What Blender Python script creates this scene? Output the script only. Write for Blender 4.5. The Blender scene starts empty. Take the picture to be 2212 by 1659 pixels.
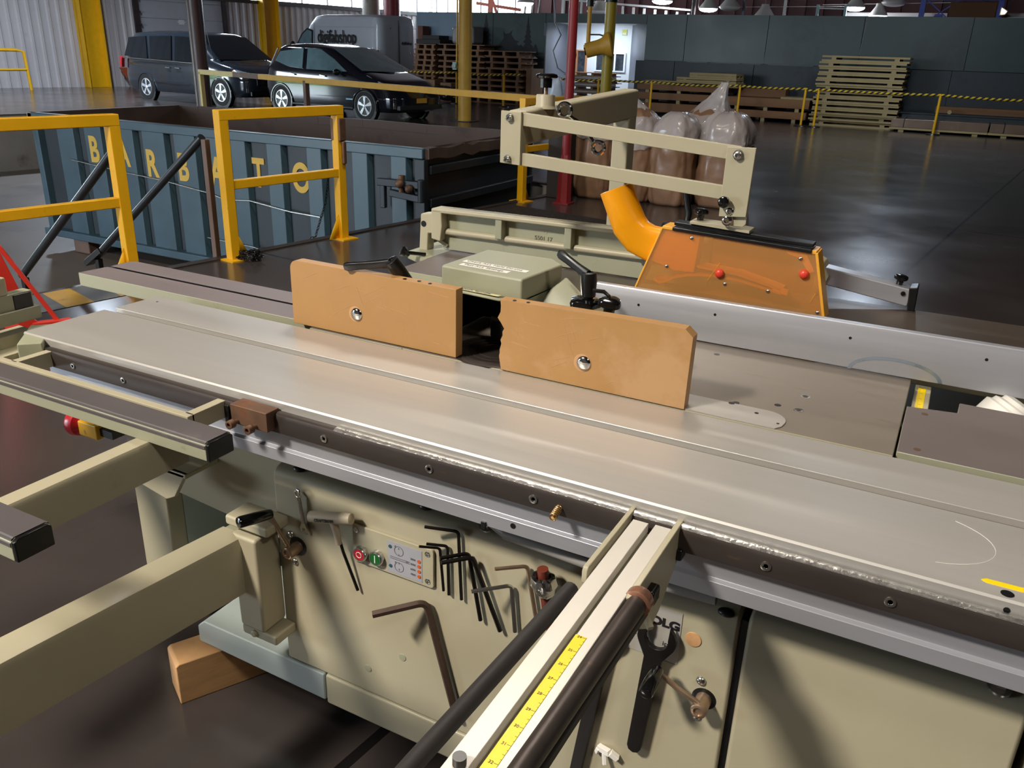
import bpy, bmesh, math, random
from mathutils import Vector, Matrix
random.seed(7)
S = bpy.context.scene
COL = S.collection
PI = math.pi

# ------------------------------------------------------------------ camera
def make_camera():
    pitch, roll, yaw, f = 0.3802, 0.0324, -0.4768, 1796.79
    cp, sp, cr, sr, c, s = (math.cos(pitch), math.sin(pitch), math.cos(roll), math.sin(roll), math.cos(yaw), math.sin(yaw))
    fwd = Vector((s*cp, c*cp, -sp)); r0 = Vector((c, -s, 0)); u0 = r0.cross(fwd)
    right = cr*r0 + sr*u0; up = -sr*r0 + cr*u0
    cam = bpy.data.cameras.new('camera'); o = bpy.data.objects.new('camera', cam); COL.objects.link(o)
    m = Matrix((right, up, -fwd)).transposed().to_4x4(); m.translation = (0, 0, 1.52)
    o.matrix_world = m
    cam.sensor_fit = 'HORIZONTAL'; cam.sensor_width = 36; cam.lens = f*36/2212
    cam.clip_start = 0.05; cam.clip_end = 300
    S.camera = o
make_camera()

# ------------------------------------------------------------------ view and light
S.view_settings.view_transform = 'Standard'
S.view_settings.look = 'None'
S.view_settings.gamma = 1
S.view_settings.use_curve_mapping = False
S.view_settings.exposure = 0.08
S.cycles.use_denoising = True
S.cycles.max_bounces = 8
S.cycles.diffuse_bounces = 4
S.cycles.glossy_bounces = 4
S.cycles.transmission_bounces = 6
S.cycles.sample_clamp_indirect = 6
S.cycles.caustics_reflective = False
S.cycles.caustics_refractive = False

def make_world():
    w = bpy.data.worlds.new('daylight'); S.world = w; w.use_nodes = True
    n = w.node_tree.nodes; l = w.node_tree.links; n.clear()
    out = n.new('ShaderNodeOutputWorld'); bg = n.new('ShaderNodeBackground')
    bg.inputs[0].default_value = (0.76, 0.88, 1.0, 1); bg.inputs[1].default_value = 20.0
    l.new(bg.outputs[0], out.inputs[0])
make_world()

def area(name, loc, target, size, power, col, size_y=None, portal=False, spread=None):
    L = bpy.data.lights.new(name, 'AREA'); o = bpy.data.objects.new(name, L); COL.objects.link(o)
    L.energy = power; L.color = col; L.size = size
    if size_y: L.shape = 'RECTANGLE'; L.size_y = size_y
    else: L.shape = 'DISK'
    o.location = loc
    o.rotation_euler = (Vector(target)-Vector(loc)).to_track_quat('-Z', 'Y').to_euler()
    if portal: L.cycles.is_portal = True
    if spread: L.spread = math.radians(spread)
    return o
WARM = (1.0, 0.92, 0.81); COOL = (0.72, 0.85, 1.0)
# warm high-bay lamps hung over the machine, behind and to the left of the photographer
area('lamp_or_fill_light', (-3.5, -3.3, 5.8), (-3.5, -3.3, 0), 1.0, 900, WARM)
area('lamp_or_fill_light', (-2.2, 4.2, 6.0), (-2.2, 4.2, 0), 1.0, 170, WARM)
area('lamp_or_fill_light', (3.4, -1.4, 5.8), (3.4, -1.4, 0), 1.0, 110, WARM)
# cool high-bay lamps over the aisle; the last is an unseen fill added for the left wall
for lx, ly, lz, lp, sp in ((-1.35, 18.5, 4.5, 190, 180), (-4.3, 18.0, 3.3, 60, 180), (6.5, 11.0, 6.0, 50, 120), (-20.5, 14.5, 6.2, 620, 150)):
    area('lamp_or_fill_light', (lx, ly, lz), (lx, ly, 0), 0.8, lp, (0.74, 0.85, 1.0), spread=sp)
# daylight comes from the sky through the dock door and the strip windows; these portals guide its sampling
area('dock_portal', (-28.35, 6.7, 1.18), (-20, 5.2, 1.18), 5.4, 1, COOL, 2.3, portal=True)
area('dock_portal', (-16.75, -8.95, 1.65), (-16.75, 0, 1.65), 6.5, 1, COOL, 5.5, portal=True)
area('window_portal', (-24.2, 31.0, 3.9), (-14, 29.2, 3.9), 9.0, 1, COOL, 1.9, portal=True)
area('window_portal', (-21.1, 36.1, 3.8), (-21.1, 20, 3.8), 5.2, 1, COOL, 1.9, portal=True)

# ------------------------------------------------------------------ colour and materials
def lin(c):
    r = []
    for x in c[:3]:
        x /= 255.0
        r.append(x/12.92 if x <= 0.04045 else ((x+0.055)/1.055)**2.4)
    return (r[0], r[1], r[2], 1)

def mat(name, c, rough=0.5, metal=0.0, var=0.10, vs=5.0, st=(1, 1, 1), bump=0.0, bs=80.0, spot=None, coat=0.0,
        trans=0.0, rvar=0.1, emit=None, alpha=1.0, ior=None, aniso=0.0, spec=None):
    m = bpy.data.materials.new(name); m.use_nodes = True
    n = m.node_tree.nodes; l = m.node_tree.links
    b = n['Principled BSDF']
    col = lin(c)
    tc = n.new('ShaderNodeTexCoord'); mp = n.new('ShaderNodeMapping'); l.new(tc.outputs['Object'], mp.inputs[0])
    mp.inputs['Scale'].default_value = st
    nz = n.new('ShaderNodeTexNoise'); l.new(mp.outputs[0], nz.inputs['Vector'])
    nz.inputs['Scale'].default_value = vs; nz.inputs['Detail'].default_value = 5; nz.inputs['Roughness'].default_value = 0.6
    mx = n.new('ShaderNodeMix'); mx.data_type = 'RGBA'
    mr = n.new('ShaderNodeMapRange'); mr.inputs[1].default_value = 0.3; mr.inputs[2].default_value = 0.7
    l.new(nz.outputs[0], mr.inputs[0]); l.new(mr.outputs[0], mx.inputs[0])
    mx.inputs[6].default_value = [x*(1-var) for x in col[:3]]+[1]
    mx.inputs[7].default_value = [min(1, x*(1+var)) for x in col[:3]]+[1]
    res = mx.outputs[2]
    for sp in (spot or []):
        scol, thr, ss, amt = sp[:4]; sst = sp[4] if len(sp) > 4 else st
        mp2 = n.new('ShaderNodeMapping'); l.new(tc.outputs['Object'], mp2.inputs[0]); mp2.inputs['Scale'].default_value = sst
        n2 = n.new('ShaderNodeTexNoise'); l.new(mp2.outputs[0], n2.inputs['Vector'])
        n2.inputs['Scale'].default_value = ss; n2.inputs['Detail'].default_value = 6; n2.inputs['Roughness'].default_value = 0.65
        r2 = n.new('ShaderNodeMapRange'); r2.inputs[1].default_value = thr; r2.inputs[2].default_value = thr+0.10
        r2.inputs[3].default_value = 0; r2.inputs[4].default_value = amt
        l.new(n2.outputs[0], r2.inputs[0])
        m2 = n.new('ShaderNodeMix'); m2.data_type = 'RGBA'
        l.new(r2.outputs[0], m2.inputs[0]); l.new(res, m2.inputs[6]); m2.inputs[7].default_value = lin(scol)
        res = m2.outputs[2]
    l.new(res, b.inputs['Base Color'])
    b.inputs['Metallic'].default_value = metal
    if rvar:
        rr = n.new('ShaderNodeMapRange'); l.new(nz.outputs[0], rr.inputs[0])
        rr.inputs[1].default_value = 0.3; rr.inputs[2].default_value = 0.7
        rr.inputs[3].default_value = max(0.02, rough*(1-rvar)); rr.inputs[4].default_value = min(1, rough*(1+rvar))
        l.new(rr.outputs[0], b.inputs['Roughness'])
    else:
        b.inputs['Roughness'].default_value = rough
    if bump:
        nb = n.new('ShaderNodeTexNoise'); l.new(mp.outputs[0], nb.inputs['Vector']); nb.inputs['Scale'].default_value = bs
        nb.inputs['Detail'].default_value = 4
        bp = n.new('ShaderNodeBump'); bp.inputs['Strength'].default_value = bump; bp.inputs['Distance'].default_value = 0.002
        l.new(nb.outputs[0], bp.inputs['Height']); l.new(bp.outputs[0], b.inputs['Normal'])
    if coat: b.inputs['Coat Weight'].default_value = coat; b.inputs['Coat Roughness'].default_value = 0.05
    if trans: b.inputs['Transmission Weight'].default_value = trans
    if ior: b.inputs['IOR'].default_value = ior
    if aniso: b.inputs['Anisotropic'].default_value = aniso
    if spec is not None: b.inputs['Specular IOR Level'].default_value = spec
    if alpha < 1: b.inputs['Alpha'].default_value = alpha
    if emit:
        b.inputs['Emission Color'].default_value = lin(emit[0]); b.inputs['Emission Strength'].default_value = emit[1]
    return m

# ------------------------------------------------------------------ mesh building
class MB:
    def __init__(self): self.v = []; self.f = []; self.m = []; self.k = 0
    def add(self, vs, fs):
        o = len(self.v); self.v += [Vector(p) for p in vs]
        for f in fs: self.f.append([i+o for i in f]); self.m.append(self.k)
        return self
    def box(self, x0, x1, y0, y1, z0, z1):
        x0, x1 = min(x0, x1), max(x0, x1); y0, y1 = min(y0, y1), max(y0, y1); z0, z1 = min(z0, z1), max(z0, z1)
        vs = [(x, y, z) for z in (z0, z1) for y in (y0, y1) for x in (x0, x1)]
        return self.add(vs, [(0, 2, 3, 1), (4, 5, 7, 6), (0, 1, 5, 4), (2, 6, 7, 3), (0, 4, 6, 2), (1, 3, 7, 5)])
    def beam(self, p0, p1, w, h, up=(0, 0, 1)):
        p0, p1, up = Vector(p0), Vector(p1), Vector(up)
        d = (p1-p0).normalized(); s = d.cross(up)
        if s.length < 1e-4: s = d.cross(Vector((1, 0, 0)))
        s.normalize(); u = s.cross(d)
        vs = []
        for p in (p0, p1):
            for a, b in ((-1, -1), (1, -1), (1, 1), (-1, 1)): vs.append(p+s*(a*w/2)+u*(b*h/2))
        return self.add(vs, [(0, 3, 2, 1), (4, 5, 6, 7), (0, 1, 5, 4), (1, 2, 6, 5), (2, 3, 7, 6), (3, 0, 4, 7)])
    def cyl(self, p0, p1, r0, r1=None, n=20, cap=True):
        r1 = r0 if r1 is None else r1
        return self.tube([p0, p1], [r0, r1], n, cap)
    def tube(self, path, r, n=12, cap=True, closed=False):
        path = [Vector(p) for p in path]; N = len(path)
        rs = r if isinstance(r, (list, tuple)) else [r]*N
        T = []
        for i in range(N):
            a = path[(i-1) % N] if (i > 0 or closed) else path[i]; b = path[(i+1) % N] if (i < N-1 or closed) else path[i]
            T.append((b-a).normalized())
        ref = Vector((0, 0, 1)) if abs(T[0].z) < 0.9 else Vector((1, 0, 0))
        s = T[0].cross(ref).normalized(); o = len(self.v); vs = []
        for i in range(N):
            s = (s-T[i]*s.dot(T[i])).normalized(); u = T[i].cross(s)
            for j in range(n):
                a = 2*PI*(j+0.5)/n; vs.append(path[i]+(s*math.cos(a)+u*math.sin(a))*rs[i])
        fs = []
        for i in range(N if closed else N-1):
            for j in range(n):
                a, b = i*n+j, i*n+(j+1) % n; c, d = ((i+1) % N)*n+(j+1) % n, ((i+1) % N)*n+j
                fs.append((a, b, c, d))
        if cap and not closed:
            fs.append(tuple(range(n-1, -1, -1))); fs.append(tuple((N-1)*n+j for j in range(n)))
        return self.add(vs, fs)
    def lathe(self, c, axis, prof, n=24):
        # prof: (distance along axis, radius)
        c = Vector(c); ax = Vector(axis).normalized()
        return self.tube2([c+ax*t for t, _ in prof], [r for _, r in prof], ax, n)
    def tube2(self, pts, rs, ax, n):
        ref = Vector((0, 0, 1)) if abs(ax.z) < 0.9 else Vector((1, 0, 0))
        s = ax.cross(ref).normalized(); u = ax.cross(s); vs = []; fs = []
        for p, r in zip(pts, rs):
            for j in range(n):
                a = 2*PI*j/n; vs.append(p+(s*math.cos(a)+u*math.sin(a))*max(r, 1e-5))
        for i in range(len(pts)-1):
            for j in range(n):
                fs.append((i*n+j, i*n+(j+1) % n, (i+1)*n+(j+1) % n, (i+1)*n+j))
        fs.append(tuple(range(n-1, -1, -1))); fs.append(tuple((len(pts)-1)*n+j for j in range(n)))
        return self.add(vs, fs)
    def prism(self, poly, axis, a0, a1):
        fn = {'x': lambda p, a: (a, p[0], p[1]), 'y': lambda p, a: (p[0], a, p[1]), 'z': lambda p, a: (p[0], p[1], a)}[axis]
        n = len(poly)
        vs = [fn(p, a0) for p in poly]+[fn(p, a1) for p in poly]
        fs = [tuple(range(n-1, -1, -1)), tuple(range(n, 2*n))]+[(i, (i+1) % n, n+(i+1) % n, n+i) for i in range(n)]
        return self.add(vs, fs)
    def sphere(self, c, r, sc=(1, 1, 1), nu=20, nv=12):
        c = Vector(c); vs = []; fs = []
        for i in range(nv+1):
            t = PI*i/nv
            for j in range(nu):
                a = 2*PI*j/nu
                vs.append(c+Vector((r*sc[0]*math.sin(t)*math.cos(a), r*sc[1]*math.sin(t)*math.sin(a), r*sc[2]*math.cos(t))))
        for i in range(nv):
            for j in range(nu):
                fs.append((i*nu+j, (i+1)*nu+j, (i+1)*nu+(j+1) % nu, i*nu+(j+1) % nu))
        return self.add(vs, fs)
    def torus(self, c, axis, R, r, n=24, k=8):
        c = Vector(c); ax = Vector(axis).normalized(); ref = Vector((0, 0, 1)) if abs(ax.z) < 0.9 else Vector((1, 0, 0))
        s = ax.cross(ref).normalized(); u = ax.cross(s)
        return self.tube([c+(s*math.cos(2*PI*i/n)+u*math.sin(2*PI*i/n))*R for i in range(n)], r, k, closed=True)
    def loft(self, rings, cap=True):
        n = len(rings[0]); vs = [p for r in rings for p in r]; fs = []
        for i in range(len(rings)-1):
            for j in range(n):
                fs.append((i*n+j, i*n+(j+1) % n, (i+1)*n+(j+1) % n, (i+1)*n+j))
        if cap: fs.append(tuple(range(n-1, -1, -1))); fs.append(tuple((len(rings)-1)*n+j for j in range(n)))
        return self.add(vs, fs)
    def quad(self, a, b, c, d): return self.add([a, b, c, d], [(0, 1, 2, 3)])
    def knob(self, c, axis, r, h, lobes=5, n=60):
        # a star-grip knob: lobed disc with a hub under it
        c = Vector(c); ax = Vector(axis).normalized(); ref = Vector((0, 0, 1)) if abs(ax.z) < 0.9 else Vector((1, 0, 0))
        s = ax.cross(ref).normalized(); u = ax.cross(s); rings = []
        for t, k in ((0, 0.80), (0.15*h, 0.96), (0.5*h, 1.0), (0.8*h, 0.92), (h, 0.62)):
            ring = []
            for j in range(n):
                a = 2*PI*j/n; rr = r*k*(1-0.14*(0.5-0.5*math.cos(lobes*a)))
                ring.append(c+ax*t+(s*math.cos(a)+u*math.sin(a))*rr)
            rings.append(ring)
        self.loft(rings)
        return self.cyl(c-ax*h*1.1, c+ax*0.001, r*0.42, r*0.5, 20)

FRAME = {}
def thing(name, label, cat, loc, rotz=0.0, group=None, **kw):
    o = bpy.data.objects.new(name, None); COL.objects.link(o)
    o.location = loc; o.rotation_euler = (0, 0, rotz); o.empty_display_size = 0.05
    FRAME[o.name] = (Vector(loc), rotz)
    return tag(o, label, cat, group, **kw)
def tag(o, label=None, cat=None, group=None, kind=None):
    if label: o['label'] = label
    if cat: o['category'] = cat
    if group: o['group'] = group
    if kind: o['kind'] = kind
    return o
def build(mb, name, mats, parent=None, bevel=0.0, seg=2, local=False, angle=40, label=None, cat=None, group=None, kind=None, loc=None, solid=0.0):
    """One mesh object.  Vertices are in world metres unless local; a child is stored in its root's frame."""
    me = bpy.data.meshes.new(name)
    vs = mb.v
    if parent is not None:
        L, a = FRAME[parent.name]
        if not local:
            R = Matrix.Rotation(-a, 3, 'Z'); vs = [R @ (p-L) for p in vs]
    elif loc is not None:
        if not local: vs = [p-Vector(loc) for p in vs]
    elif cat:   # origin at the base centre
        lo = [min(p[i] for p in vs) for i in range(3)]; hi = [max(p[i] for p in vs) for i in range(3)]
        loc = Vector(((lo[0]+hi[0])/2, (lo[1]+hi[1])/2, lo[2])); vs = [p-loc for p in vs]
    me.from_pydata([tuple(p) for p in vs], [], mb.f)
    if not isinstance(mats, (list, tuple)): mats = [mats]
    for m in mats: me.materials.append(m)
    me.polygons.foreach_set('material_index', mb.m)
    bm = bmesh.new(); bm.from_mesh(me); bmesh.ops.recalc_face_normals(bm, faces=bm.faces); bm.to_mesh(me); bm.free()
    me.polygons.foreach_set('use_smooth', [True]*len(me.polygons))
    me.set_sharp_from_angle(angle=math.radians(angle))
    o = bpy.data.objects.new(name, me); COL.objects.link(o)
    if parent is not None:
        o.parent = parent; FRAME[o.name] = FRAME[parent.name]
    elif loc is not None:
        o.location = loc
    if loc is not None and parent is None: FRAME[o.name] = (Vector(loc), 0.0)
    elif parent is None: FRAME[o.name] = (Vector((0, 0, 0)), 0.0)
    if solid:
        sm = o.modifiers.new('shell', 'SOLIDIFY'); sm.thickness = solid; sm.offset = 0
    if bevel:
        bv = o.modifiers.new('edge', 'BEVEL'); bv.width = bevel; bv.segments = seg; bv.limit_method = 'ANGLE'; bv.angle_limit = math.radians(35)
        bv.harden_normals = True
    return tag(o, label, cat, group, kind)
def dup(root, loc, rotz=None, label=None, group=None):
    r = root.copy(); COL.objects.link(r); r.location = loc
    if rotz is not None: r.rotation_euler = (0, 0, rotz)
    if label: r['label'] = label
    if group: r['group'] = group
    for ch in list(root.children):
        c = ch.copy(); COL.objects.link(c); c.parent = r
        for g in ch.children:
            d = g.copy(); COL.objects.link(d); d.parent = c
    return r
def text(s, name, m, parent, origin, xdir, ydir, size, depth=0.0006, align='LEFT', squash=1.0, label=None, shear=0.0, space=1.0, bold=0.0):
    """Lettering as a mesh on a surface: origin, direction of reading, up direction, letter size."""
    cu = bpy.data.curves.new(name, 'FONT'); cu.body = s; cu.size = size; cu.extrude = depth; cu.align_x = align; cu.shear = shear
    cu.space_character = space; cu.offset = bold
    t = bpy.data.objects.new(name+'_tmp', cu); COL.objects.link(t)
    dg = bpy.context.evaluated_depsgraph_get(); dg.update()
    me = bpy.data.meshes.new_from_object(t.evaluated_get(dg))
    bpy.data.objects.remove(t); bpy.data.curves.remove(cu)
    X = Vector(xdir).normalized(); Y = Vector(ydir).normalized(); Z = X.cross(Y); O = Vector(origin)
    mb = MB(); vs = [O+X*(v.co.x*squash)+Y*v.co.y+Z*v.co.z for v in me.vertices]
    mb.add(vs, [tuple(p.vertices) for p in me.polygons]); bpy.data.meshes.remove(me)
    return build(mb, name, m, parent, label=label)
def arc(cx, cy, r, a0, a1, n=8):
    return [(cx+r*math.cos(math.radians(a0+(a1-a0)*i/n)), cy+r*math.sin(math.radians(a0+(a1-a0)*i/n))) for i in range(n+1)]
def ordinal(i):
    return ['first', 'second', 'third', 'fourth', 'fifth', 'sixth', 'seventh', 'eighth', 'ninth', 'tenth', 'eleventh', 'twelfth', 'thirteenth', 'fourteenth'][i]
# ------------------------------------------------------------------ the materials
BEIGE = mat('beige_paint', (176, 168, 142), 0.42, var=0.05, vs=3, spot=[((140, 128, 100), 0.66, 9, 0.35)], bump=0.05, bs=300)
BEIGE2 = mat('grey_green_paint', (158, 158, 134), 0.42, var=0.06, vs=4, spot=[((110, 105, 85), 0.66, 14, 0.4)])
BLUEGREY = mat('blue_grey_plinth_daylit_leg', (172, 182, 178), 0.45, var=0.05, vs=4, spot=[((120, 115, 100), 0.68, 16, 0.6)])
ALU = mat('anodised_aluminium', (198, 194, 188), 0.33, metal=0.45, var=0.035, vs=3, st=(0.35, 14, 1), rvar=0.12, aniso=0.3)
ALU_B = mat('satin_aluminium', (188, 190, 198), 0.34, metal=0.55, var=0.04, vs=4, st=(0.4, 8, 8), rvar=0.12)
CAST = mat('ground_cast_iron', (140, 130, 119), 0.42, metal=0.35, var=0.07, vs=4, st=(1.0, 6, 1), spot=[((104, 90, 76), 0.60, 2.6, 0.55)], rvar=0.2)
CAST_D = mat('dark_cast_iron', (117, 107, 104), 0.48, metal=0.25, var=0.08, vs=4, st=(1, 9, 1), spot=[((146, 96, 56), 0.68, 5, 0.5)])
CAST_P = mat('purple_grey_cast_iron', (128, 117, 118), 0.5, metal=0.2, var=0.07, vs=5, st=(0.6, 8, 1), spot=[((92, 82, 80), 0.64, 6, 0.5)])
STEEL = mat('bright_steel', (205, 205, 200), 0.25, metal=1.0, var=0.06, vs=20)
STEEL_D = mat('darkened_steel', (78, 70, 66), 0.42, metal=0.6, var=0.12, vs=6, st=(1, 4, 4), spot=[((120, 98, 76), 0.64, 10, 0.5)])
CHROME = mat('chrome', (225, 225, 222), 0.12, metal=1.0, var=0.03)
RUSTY = mat('rusted_steel', (112, 84, 66), 0.6, metal=0.45, var=0.2, vs=20, spot=[((140, 84, 52), 0.56, 24, 0.7)])
COPPER = mat('coppery_ring', (176, 128, 104), 0.35, metal=0.8, var=0.12, vs=30)
BRASSY = mat('brassy_spring_wire', (196, 160, 104), 0.3, metal=0.9, var=0.1)
BLACK = mat('black_plastic', (20, 20, 21), 0.32, var=0.1, vs=20)
BLACK_G = mat('glossy_black_plastic', (14, 14, 15), 0.14, var=0.1, vs=20, coat=0.4)
BLACK_O = mat('black_oxide_steel', (30, 27, 26), 0.34, metal=0.5, var=0.15, vs=20)
RUBBER = mat('dark_rubber', (44, 40, 39), 0.62, var=0.14, vs=12, bump=0.1, bs=120)
VINYL = mat('worn_dark_vinyl', (84, 78, 78), 0.55, var=0.10, vs=7, spot=[((120, 112, 104), 0.62, 9, 0.4)], bump=0.08, bs=150)
MDF = mat('mdf_board', (180, 136, 84), 0.42, var=0.06, vs=6, spot=[((200, 160, 118), 0.56, 3.6, 0.6), ((150, 100, 52), 0.70, 18, 0.35)], bump=0.05, bs=200)
MDF_E = mat('mdf_edge', (206, 158, 110), 0.6, var=0.06, vs=14)
HOSE = mat('orange_yellow_plastic', (244, 160, 10), 0.34, var=0.04, vs=5, spot=[((214, 128, 20), 0.66, 7, 0.4)], coat=0.15)
AMBER = mat('amber_clear_plastic', (222, 170, 106), 0.22, var=0.05, vs=3, spot=[((240, 200, 150), 0.62, 3, 0.5)])
AMBER_E = mat('amber_plastic_edge', (244, 176, 62), 0.3, var=0.05)
AMBER_I = mat('amber_inner_rail', (226, 150, 56), 0.4, var=0.06)
REDP = mat('red_plastic', (226, 70, 48), 0.35, var=0.05)
REDB = mat('red_push_button', (198, 30, 44), 0.3, var=0.04)
GREENB = mat('green_push_button', (18, 96, 38), 0.3, var=0.04)
WHITE = mat('white_paint', (228, 226, 220), 0.5, var=0.04)
WHITE_INK = mat('white_print', (238, 236, 230), 0.5, var=0.02)
BLACK_INK = mat('black_print', (28, 26, 28), 0.5, var=0.02)
GREY_INK = mat('grey_print', (104, 102, 108), 0.5, var=0.02)
PAPER = mat('white_label_tape', (240, 236, 228), 0.5, var=0.03)
CREAMTAPE = mat('cream_label_tape', (232, 224, 176), 0.5, var=0.04)
STICKER = mat('silver_grey_sticker', (176, 176, 182), 0.42, metal=0.2, var=0.04)
PLATE = mat('grey_name_plate', (186, 182, 174), 0.4, metal=0.2, var=0.03)
TEALDOT = mat('teal_lens', (50, 82, 90), 0.3, var=0.05)
ORANGEDOT = mat('orange_lens', (206, 92, 36), 0.3, var=0.05)
TAPE = mat('yellow_steel_tape', (250, 214, 8), 0.4, var=0.03, vs=30)
YELLOW = mat('yellow_rail_paint', (226, 170, 14), 0.45, var=0.06, vs=6, spot=[((92, 66, 30), 0.665, 22, 0.85)], bump=0.08, bs=60)
YELLOW_D = mat('faded_yellow_paint', (196, 150, 50), 0.5, var=0.10, vs=5, spot=[((116, 84, 44), 0.66, 10, 0.6)])
YELLOW_P = mat('pale_yellow_paint', (206, 186, 120), 0.5, var=0.08, vs=5)
RUSTPAINT = mat('brown_primer', (98, 74, 62), 0.55, var=0.12, vs=6)
BROWNPOLE = mat('brown_column_paint', (74, 54, 52), 0.4, var=0.08, vs=3)
REDPOLE = mat('dark_red_paint', (128, 34, 40), 0.42, var=0.1, vs=5)
RED = mat('red_stand_paint', (206, 52, 38), 0.42, var=0.08, vs=6)
WOOD = mat('pine_block', (204, 158, 108), 0.65, var=0.2, vs=5, st=(1, 1, 7), spot=[((120, 74, 46), 0.70, 8, 0.6)], bump=0.1)
PALLET = mat('pale_pallet_wood', (160, 140, 96), 0.7, var=0.12, vs=3)
PALLET_B = mat('brown_pallet_wood', (132, 98, 70), 0.7, var=0.2, vs=2)
LUMBER = mat('brown_lumber', (126, 88, 54), 0.7, var=0.16, vs=3, st=(0.3, 1, 1))
FOIL = mat('crumpled_foil', (210, 210, 208), 0.22, metal=1.0, var=0.1, vs=40, bump=1.0, bs=70)
REDROD = mat('red_brown_handle', (116, 52, 36), 0.5, var=0.12, vs=12)
CABLEGREY = mat('grey_cable_sheath', (150, 146, 142), 0.45, var=0.05)
WOODHANDLE = mat('ivory_plastic_handle', (188, 174, 150), 0.4, var=0.08, vs=12)
ALU_G = mat('groove_aluminium', (126, 122, 116), 0.4, metal=0.4, var=0.06)
BROWN_STEEL = mat('brown_oxide_steel', (82, 64, 56), 0.45, metal=0.4, var=0.2, vs=20, spot=[((128, 96, 76), 0.6, 20, 0.5)])
# ------------------------------------------------------------------ the building
def floor_mat():
    m = mat('worn_dark_floor', (64, 58, 56), 0.22, var=0.16, vs=0.9, rvar=0.3,
            spot=[((50, 46, 45), 0.55, 0.8, 0.5), ((104, 90, 76), 0.66, 3.0, 0.35), ((38, 35, 35), 0.68, 9, 0.5)], bump=0.12, bs=6, coat=.3)
    m.node_tree.nodes['Principled BSDF'].inputs['Coat Roughness'].default_value = .16
    n = m.node_tree.nodes; l = m.node_tree.links; b = n['Principled BSDF']
    src = b.inputs['Base Color'].links[0].from_socket
    tc = n.new('ShaderNodeTexCoord')
    fac = None
    for nx, ny, per, off in ((0.123, 0.992, 5.2, 4.152+2.6), (0.992, -0.123, 5.2, 1.5)):
        vm = n.new('ShaderNodeVectorMath'); vm.operation = 'DOT_PRODUCT'; l.new(tc.outputs['Object'], vm.inputs[0]); vm.inputs[1].default_value = (nx, ny, 0)
        ad = n.new('ShaderNodeMath'); ad.operation = 'SUBTRACT'; l.new(vm.outputs['Value'], ad.inputs[0]); ad.inputs[1].default_value = off
        pp = n.new('ShaderNodeMath'); pp.operation = 'PINGPONG'; l.new(ad.outputs[0], pp.inputs[0]); pp.inputs[1].default_value = per/2
        lt = n.new('ShaderNodeMath'); lt.operation = 'GREATER_THAN'; l.new(pp.outputs[0], lt.inputs[0]); lt.inputs[1].default_value = per/2-0.014
        if fac is None: fac = lt.outputs[0]
        else:
            mx = n.new('ShaderNodeMath'); mx.operation = 'MAXIMUM'; l.new(fac, mx.inputs[0]); l.new(lt.outputs[0], mx.inputs[1]); fac = mx.outputs[0]
    mx = n.new('ShaderNodeMix'); mx.data_type = 'RGBA'; l.new(fac, mx.inputs[0]); l.new(src, mx.inputs[6]); mx.inputs[7].default_value = lin((24, 22, 22))
    l.new(mx.outputs[2], b.inputs['Base Color'])
    return m
FLOOR = floor_mat()
PITC = mat('pit_concrete', (150, 144, 136), 0.6, var=0.14, vs=1.2, spot=[((92, 78, 66), 0.58, 1.6, 0.6), ((50, 44, 42), 0.68, 9, 0.6)], bump=0.2, bs=20)
PITF = mat('pit_floor_concrete', (118, 106, 96), 0.45, var=0.16, vs=0.8, spot=[((84, 72, 64), 0.55, 1.0, 0.6), ((160, 150, 138), 0.66, 2, 0.4)], bump=0.15, bs=10)
CORR = mat('white_corrugated_siding', (196, 190, 190), 0.5, var=0.05, vs=0.7, spot=[((130, 124, 122), 0.66, 1.4, 0.4)])
DARKWALL = mat('dark_wall_paint', (66, 60, 60), 0.7, var=0.1)
MAROON = mat('maroon_siding', (104, 62, 62), 0.6, var=0.12, vs=1)
CEIL = mat('maroon_ceiling', (92, 66, 64), 0.7, var=0.1)
DOORP = mat('grey_white_door_panel', (176, 176, 182), 0.5, var=0.04)
DARKTRIM = mat('dark_brown_trim', (48, 38, 38), 0.5, var=0.1)
ASPHALT = mat('pale_yard_concrete', (170, 168, 162), 0.8, var=0.08)
HEDGE = mat('green_hedge', (112, 150, 62), 0.8, var=0.3, vs=3)
def glass_mat():
    m = bpy.data.materials.new('window_glass'); m.use_nodes = True
    n = m.node_tree.nodes; l = m.node_tree.links; n.clear()
    o = n.new('ShaderNodeOutputMaterial'); mx = n.new('ShaderNodeMixShader'); t = n.new('ShaderNodeBsdfTransparent'); g = n.new('ShaderNodeBsdfGlossy')
    g.inputs['Roughness'].default_value = 0.03; mx.inputs[0].default_value = 0.07
    l.new(t.outputs[0], mx.inputs[1]); l.new(g.outputs[0], mx.inputs[2]); l.new(mx.outputs[0], o.inputs[0])
    return m
GLASS = glass_mat()
def struct(mb, name, m, **kw): return build(mb, name, m, kind='structure', **kw)

EDGE = lambda y: -4.93+0.167*(y-3.69)
PC = (-4.02, 9.42); PF = (-17.25, 12.9)
f = MB()
f.quad((EDGE(-9), -9, 0), (15, -9, 0), (15, PC[1], 0), (PC[0], PC[1], 0))
f.add([(PC[0], PC[1], 0), (15, PC[1], 0), (15, 40, 0), (-31, 40, 0), (PF[0], PF[1], 0)], [(0, 1, 2, 3, 4)])
f.add([(PF[0], PF[1], 0), (-31, 40, 0), (-34, -9, 0), (-20.6, -9, 0)], [(0, 1, 2, 3)])
fl = struct(f, 'floor', FLOOR)
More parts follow.
